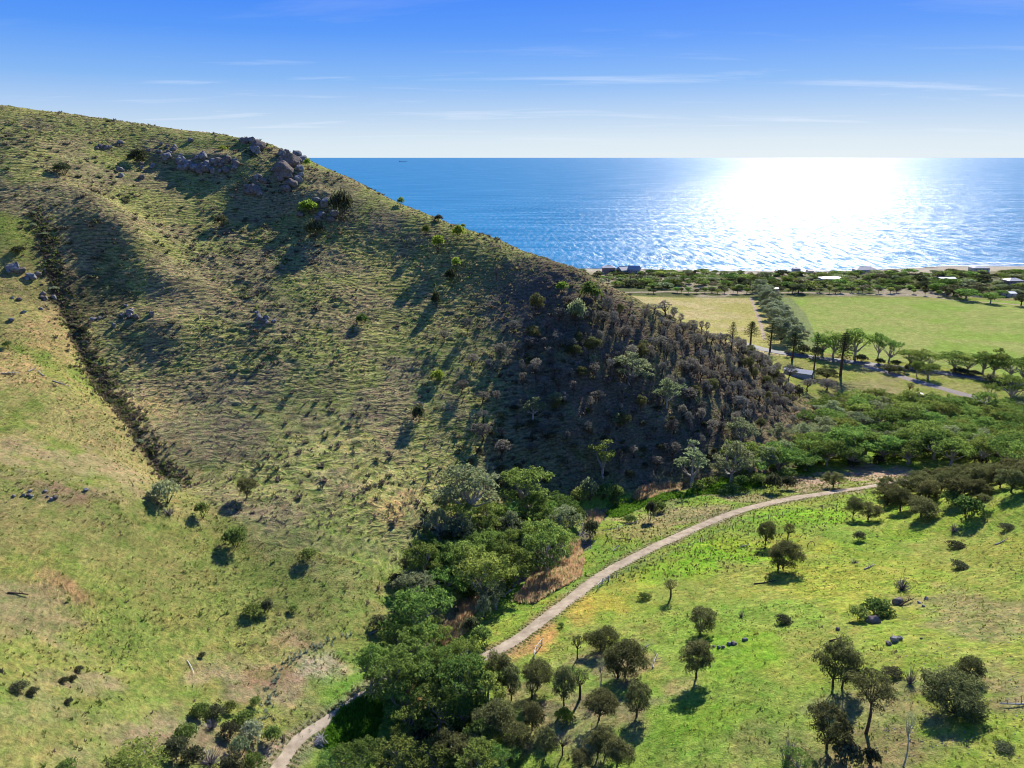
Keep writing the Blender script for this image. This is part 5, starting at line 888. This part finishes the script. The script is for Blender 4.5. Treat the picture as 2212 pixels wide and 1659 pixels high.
for k, a_ in enumerate([(1655, 1259, 5.5, .1, 'dark fallen branch with upturned ends like horns'), (1415, 1429, 4.5, 1.2, 'grey forked snag lying right of the grove'), (1878, 1226, 3.5, .5, 'grey log leaning up on the open slope'), (2162, 1172, 3, .2, 'shattered grey stump near the right edge'), (1958, 1304, 4.2, .5, 'grey log right of the two dark green bushes'),
                        (2194, 1524, 4.2, 3.0, 'pale log at the right edge'), (1347, 1167, 4, 3.0, 'dark log lying on the meadow beside the track'), (1332, 1187, 3, .8, 'heap of grey roots on the meadow beside the track'), (22, 808, 4, .6, 'bleached branches nearest the left edge'), (70, 800, 3, 1.5, 'bleached stump standing on the left slope'),
                        (88, 808, 3.2, 2.6, 'bleached branch lying beside the stump'), (133, 830, 4, .3, 'bleached fallen branch below the gully rim'), (1805, 1383, 2.4, .2, 'short dark log before the flat stones'), (1609, 1181, 2.4, .2, 'small heap of dead branches left of the lone round she-oak'), (1395, 1400, 1.8, .6, 'grey stump above the forked snag'), (812, 1365, 3.4, .9, 'pale dead branches on the left creek bank'),
                        (1015, 1320, 4.2, 2.7, 'pale fallen limb across the reeds'), (1098, 1283, 4.5, 1.0, 'dead pale trunk leaning by the middle grove'), (40, 1285, 3, .4, 'dark stump heap at the left edge')]):
    deadwood('fallen_log', *a_, seed=k, m=M_DBARK if 'dark' in a_[4] else None)
deadwood('fallen_pole', 412, 1443, 4.2, -.9, 'straight white fallen pole on the left fan', 'pole', 60, 0, .07, .2, plain('white_wood', (.75, .74, .72)))
# heap of cut branches
q = at(693, 1604); e_ = bpy.data.objects.new('brush_pile', None); COL.objects.link(e_); e_.location = q; e_['label'] = 'round heap of pale cut branches beside the near track'; e_['category'] = 'pile'; rg = np.random.default_rng(77)
for k in range(26):
    mb = MB(); a = rg.uniform(0, 3.14); c = rg.normal(0, .45, 2); l = rg.uniform(.6, 1.1); z0 = .15 + .7 * math.exp(-(c @ c)) * rg.random(); tube(mb, [(c[0] - math.cos(a) * l, c[1] - math.sin(a) * l, z0 * .6), (c[0] + math.cos(a) * l, c[1] + math.sin(a) * l, z0 + .15)], .07, .05, 5); link('branch', mb.mesh('branch', M_WOOD), e_)
# arched dead branch
q = at(1752, 1180); mb = MB(); tube(mb, [(-.9, 0, -.1), (-.8, 0, .8), (-.3, 0, 1.35), (.3, 0, 1.3), (.8, .1, .7), (.95, .1, -.1)], .09, .05, 6); tube(mb, [(-.3, 0, 1.3), (0, .2, .8), (.2, .2, .5)], .05, .03, 5); o = link('dead_branch', mb.mesh('dead_branch', M_DBARK, True), label='dark dead branch arched over the grass like a hoop', category='branch'); o.location = q
# ------------------------------------------------------------------ fences
M_WIRE = plain('fence_wire', (.25, .25, .25), .5, .5, .6); M_PALE = plain('pale_rail', (.62, .60, .54), .8)
def fence(pp, label, h=1.25, r=.09, wires=3, m=M_POST, rail=False):
    P_ = [at(*p) for p in pp]; e = bpy.data.objects.new('rail_fence' if rail else 'wire_fence', None); COL.objects.link(e); e.location = P_[0]; e['label'] = label; e['category'] = 'fence'
    mb = MB(); tube(mb, [(0, 0, -.3), (0, 0, h)], r, r * .9, 6); pm = mb.mesh('post', m)
    for k, q in enumerate(P_):
        o = link('post', pm, e); o.location = Vector(q) - Vector(P_[0]); o.rotation_euler = (random.gauss(0, .05), random.gauss(0, .05), random.random()); o.scale = (1, 1, random.uniform(.85, 1.12))
    for w in range(wires):
        mb = MB(); z = h * (.35 + .3 * w) if not rail else h * (.5 + .45 * w); tube(mb, [np.array(q) - P_[0] + (0, 0, z) for q in P_], .022 if not rail else .07, .022 if not rail else .07, 4); link('rail' if rail else 'wire', mb.mesh('rail' if rail else 'wire', m if rail else M_WIRE), e)
D2 = lambda x, y: (1327 + x / 5, 922 + y / 5)
fence([(1296, 1266), (1314, 1256)] + [D2(*p) for p in [(25, 1630), (190, 1560), (350, 1490), (500, 1435), (660, 1360), (795, 1305), (930, 1245), (1065, 1170), (1195, 1118), (1275, 1088), (1310, 1072), (1395, 1045), (1505, 1020), (1665, 990), (1815, 955), (1975, 925), (2115, 905), (2250, 885), (2400, 870)]], 'wire fence on dark posts along the downhill side of the track')
D8 = lambda x, y: (737 + x / 3, 1106 + y / 3)
fence([D8(1660, 505), D8(1692, 465), D8(1735, 448)], 'pale rail fence corner where the wire fence ends', 1.4, .12, 2, M_PALE, True); fence([D8(1250, 950), D8(1262, 910), D8(1300, 862)], 'pale leaning rail fence by the orange bank of the track', 1.5, .11, 2, M_PALE, True)
fence([D2(*p) for p in [(-120, 1140), (45, 1110), (100, 1075), (145, 1065), (240, 1045)]], 'weathered rail fence between creek and meadow', 1.2, .09, 1, M_WOOD, True)
fence([D2(*p) for p in [(935, 815), (995, 860)]], 'short fence piece leaning on the meadow edge', 1.3, .09, 2, M_POST); fence([D2(*p) for p in [(1225, 770), (1370, 750), (1520, 720), (1700, 690)]], 'wire fence along the foot of the creek wood', 1.3, .08, 2)
def along(pts, step, off):
    d = np.r_[0, np.cumsum(np.linalg.norm(np.diff(pts, axis=0), axis=1))]; s = np.arange(0, d[-1], step); x = np.interp(s, d, pts[:, 0]); y = np.interp(s, d, pts[:, 1]); g = np.gradient(np.stack([x, y], 1), axis=0); g /= np.linalg.norm(g, axis=1)[:, None]; return np.stack([x - g[:, 1] * off, y + g[:, 0] * off], 1)
def guard(pts, name, label, h, step_post, m, thick):
    e = bpy.data.objects.new(name, None); COL.objects.link(e); z0 = float(bil(ZG, *pts[0])); e.location = (pts[0][0], pts[0][1], z0); e['label'] = label; e['category'] = 'barrier'
    mb = MB(); box(mb, (0, 0, h / 2 - .1), (.16, .16, h + .2)); pm = mb.mesh('post', m); mb = MB(); r_ = [np.array([x - pts[0][0], y - pts[0][1], float(bil(ZG, x, y)) - z0 + h * .85]) for x, y in pts]; tube(mb, r_, thick, thick, 4); link('rail', mb.mesh('rail', m), e)
    for x, y in pts[::step_post]: o = link('post', pm, e); o.location = (x - pts[0][0], y - pts[0][1], float(bil(ZG, x, y)) - z0)
guard(along(ROAD[8:-3], 4, -6.2), 'crash_barrier', 'dark crash barrier along the near side of the road', .8, 1, M_POST, .13)
M_WHITE = plain('white_line', (.8, .8, .78), .6)
for off, lb in ((-3.9, 'near'), (3.9, 'far')):
    ln = along(ROAD, 3, off); ribbon('road_line', ln, .16, M_WHITE, .115, 'white edge line on the %s side of the road' % lb, 0, 1)
# ------------------------------------------------------------------ buildings
M_ROOF = plain('zinc_roof', (.36, .38, .41), .75, .2, 0); M_ROOFW = plain('white_roof', (.62, .63, .64), .5); M_ROOFG = plain('grey_roof', (.28, .30, .34), .6); M_WALL = plain('grey_wall', (.36, .38, .41), .8); M_BRICK = plain('brick_wall', (.36, .25, .20), .9); M_CREAM = plain('cream_wall', (.55, .50, .42), .8); M_GLASS = plain('window_glass', (.04, .05, .07), .1, .6); M_TRIM = plain('trim', (.7, .7, .68), .6)
def house(name, px, py, wpx, depth, hw, hr, wall, roof, label, rz=0., hip=True, nwin=4, door=True):
    q = at(px, py); dep = q[1] * CT + (CAMZ - q[2]) * ST; w = wpx * dep / FP; e = bpy.data.objects.new(name, None); COL.objects.link(e); e.location = (q[0], q[1] + depth / 2, q[2] + .0); e.rotation_euler = (0, 0, rz); e['label'] = label; e['category'] = 'house' if name != 'shed' else 'shed'
    mb = MB(); box(mb, (0, 0, hw / 2 - .6), (w, depth, hw + 1.2)); link('wall', mb.mesh('wall', wall), e)
    o = .5; x, y = w / 2 + o, depth / 2 + o; i = min(y, x * .7) if hip else 0; t = hw + .05
    mb = MB(); V = [(-x, -y, t), (x, -y, t), (x, y, t), (-x, y, t), (-x + i, 0, t + hr), (x - i, 0, t + hr)]; mb.add(V, [(0, 1, 5, 4), (2, 3, 4, 5), (3, 2, 1, 0)]); mb.add(V, [(0, 4, 3), (1, 2, 5)]); rf = link('roof', mb.mesh('roof', roof), e)
    mb = MB(); tube(mb, [(-x + i, 0, t + hr + .05), (x - i, 0, t + hr + .05)], .12, .12, 5); link('ridge_cap', mb.mesh('ridge_cap', M_TRIM), rf)
    for k in range(nwin):
        xx = -w / 2 + w * (k + .7) / (nwin + .4); mb = MB(); box(mb, (xx, -depth / 2 - .03, hw * .58), (w * .09 + .5, .08, 1.3)); f = link('window', mb.mesh('window', M_TRIM), e); mb = MB(); box(mb, (xx, -depth / 2 - .08, hw * .58), (w * .09 + .25, .05, 1.05)); link('pane', mb.mesh('pane', M_GLASS), f)
    if door: mb = MB(); box(mb, (w * .44, -depth / 2 - .04, 1.0), (1.0, .08, 2.1)); link('door', mb.mesh('door', M_TRIM), e)
    return e
house('beach_house', 1316, 590, 27, 11, 5.6, 2.4, M_BRICK, M_ROOF, 'two storey brick house with hipped grey roof, leftmost on the shore')
house('beach_house', 1348, 591, 25, 10, 3.6, 3.6, M_WALL, M_ROOFG, 'blue grey house with steep gable beside the brick one', .5, False)
house('beach_house', 1371, 590, 24, 10, 3.8, 3.4, M_WALL, M_ROOF, 'blue grey gabled house, third along the shore', -.4, False)
house('beach_house', 1801, 609, 48, 12, 3.0, 1.8, M_WALL, M_ROOFW, 'long low house with broad white roof behind the green field'); house('farm_shed', 1671, 630, 21, 7, 2.6, .8, M_BRICK, M_ROOFW, 'low red shed with pale roof beside the top of the windbreak', .05, False, 2)
house('beach_house', 1752, 592, 12, 8, 3.4, 1.0, M_CREAM, M_CREAM, 'small cream house on the shore', 0, False, 2); house('beach_house', 1873, 591, 46, 12, 4.0, 3.0, M_WALL, M_ROOFG, 'wide dark roofed house on the shore'); house('beach_house', 2048, 607, 34, 9, 2.6, .9, M_WALL, M_ROOFW, 'low house with bright white roof in the scrub', 0, False, 3)
house('beach_house', 2120, 588, 34, 11, 4.5, 1.6, M_CREAM, M_ROOF, 'pale house on the shore near the right edge'); house('farm_shed', 2180, 641, 30, 9, 3.0, 1.2, M_CREAM, M_ROOFW, 'pale roofed shed by the far corner of the field', 0, False, 2); house('beach_house', 2195, 616, 32, 12, 4.2, 2.2, M_BRICK, M_ROOFG, 'brown house in the scrub near the right edge')
house('beach_house', 1722, 586, 14, 8, 3.0, 1.4, M_WALL, M_ROOF, 'little grey roofed house on the shore above the windbreak', 0, True, 2)
# the shed at the toe of the hill
q = at(1742, 818); e = bpy.data.objects.new('farm_shed', None); COL.objects.link(e); e.location = (q[0] - 3, q[1] + 4, q[2]); e.rotation_euler = (0, 0, R(58)); e['label'] = 'grey metal shed with shiny pale roof tucked behind the hill toe'; e['category'] = 'shed'
mb = MB(); box(mb, (0, 0, 1.2), (7, 14, 3.4)); link('wall', mb.mesh('wall', M_WALL), e)
for s in (-1, 1): mb = MB(); V = [(0, -7.4, 4.3), (0, 7.4, 4.3), (s * 3.9, 7.4, 2.95), (s * 3.9, -7.4, 2.95), (0, -7.4, 4.4), (0, 7.4, 4.4), (s * 3.9, 7.4, 3.05), (s * 3.9, -7.4, 3.05)]; mb.add(V, [(0, 1, 2, 3), (7, 6, 5, 4), (0, 3, 7, 4), (1, 5, 6, 2), (3, 2, 6, 7)]); link('roof', mb.mesh('roof', M_ROOF), e)
for y_ in (-7.02, 7.02): mb = MB(); mb.add([(-3.5, y_, 2.9), (3.5, y_, 2.9), (0, y_, 4.25)], [(0, 1, 2)]); link('gable', mb.mesh('gable', M_WALL), e)
mb = MB(); box(mb, (0, -7.06, 1.3), (3.0, .1, 2.6)); link('door', mb.mesh('door', M_ROOFG), e)
# vehicle-sized pale hut on the clearing
q = at(2085, 868); e = bpy.data.objects.new('hut', None); COL.objects.link(e); e.location = at(1985, 858); e['label'] = 'tiny white roofed hut beside the clearing'; e['category'] = 'hut'; mb = MB(); box(mb, (0, 0, .9), (2.4, 2, 1.8)); link('wall', mb.mesh('wall', M_BRICK), e); mb = MB(); box(mb, (0, 0, 1.9), (3, 2.6, .12)); link('roof', mb.mesh('roof', M_ROOFW), e)
# ------------------------------------------------------------------ surf and ship
def foam_mat():
    m, t = mat('sea_foam'); g = N(t, 'ShaderNodeNewGeometry'); mp = N(t, 'ShaderNodeMapping'); mp.inputs['Scale'].default_value = (.05, .25, 1); L(t, g.outputs['Position'], mp.inputs[0]); a = N(t, 'ShaderNodeTexNoise'); a.inputs['Scale'].default_value = 1.6; a.inputs['Detail'].default_value = 6; L(t, mp.outputs[0], a.inputs[0])
    r = ramp(t, a.outputs[0], [(.36, (0, 0, 0)), (.47, (1, 1, 1))]); d = N(t, 'ShaderNodeBsdfDiffuse'); d.inputs[0].default_value = (.85, .88, .9, 1); x = N(t, 'ShaderNodeBsdfTransparent'); s = N(t, 'ShaderNodeMixShader'); L(t, r.outputs[0], s.inputs[0]); L(t, x.outputs[0], s.inputs[1]); L(t, d.outputs[0], s.inputs[2]); out(t, s.outputs[0]); return m
M_FOAM = foam_mat()
def cy(x): return float(np.interp(x, GX, (coast_y.reshape(NY, NX))[0]))
for k, (x0, x1, off, w, lb) in enumerate([(130, 720, 4, 5, 'white wash along the waterline'), (170, 520, 16, 5, 'white breaker line nearest the beach'), (230, 330, 30, 7, 'short white breaker off the reef'), (430, 800, 28, 8, 'long white breaker off the right beach'), (150, 260, 42, 4, 'thin white breaker off the shore houses'), (560, 800, 14, 5, 'second breaker off the right beach')]):
    xs = np.arange(x0, x1, 4.); pts = np.stack([xs, [cy(v) + off + 2 * math.sin(v / 17 + k) for v in xs]], 1); V = []; F = []
    for i, (x, y) in enumerate(pts):
        ww = w * (.3 + .7 * math.sin(math.pi * i / (len(pts) - 1)) ** .5) * (.7 + .6 * random.random()) / 2; V += [(x, y - ww, .06 + .01 * k), (x, y, .35), (x, y + ww, .06 + .01 * k)]
        if i: b = 3 * i; F += [(b - 3, b, b + 1, b - 2), (b - 2, b + 1, b + 2, b - 1)]
    link('surf', mesh_np('surf', V, F, M_FOAM, True), kind='stuff', label=lb, category='surf')
e = bpy.data.objects.new('cargo_ship', None); COL.objects.link(e); sx_, sy_, _ = onY(870, 340, 16000); e.location = (sx_, 16000, 0); e['label'] = 'tiny cargo ship on the horizon'; e['category'] = 'ship'
M_HULL = plain('ship_hull', (.12, .16, .22)); mb = MB(); mb.add([(-75, -10, 0), (70, -10, 0), (85, 0, 10), (70, 10, 0), (-75, 10, 0), (-78, -11, 10), (70, -11, 10), (70, 11, 10), (-78, 11, 10)], [(0, 1, 6, 5), (3, 4, 8, 7), (4, 0, 5, 8), (5, 6, 7, 8)]); mb.add([(70, -10, 0), (85, 0, 10), (70, 10, 0), (70, -11, 10), (70, 11, 10)], [(0, 1, 3), (1, 2, 4), (3, 1, 4)]); link('hull', mb.mesh('hull', M_HULL), e)
mb = MB(); box(mb, (-62, 0, 18), (14, 18, 16)); box(mb, (-62, 0, 28), (5, 5, 5)); link('bridge', mb.mesh('bridge', M_HULL), e)
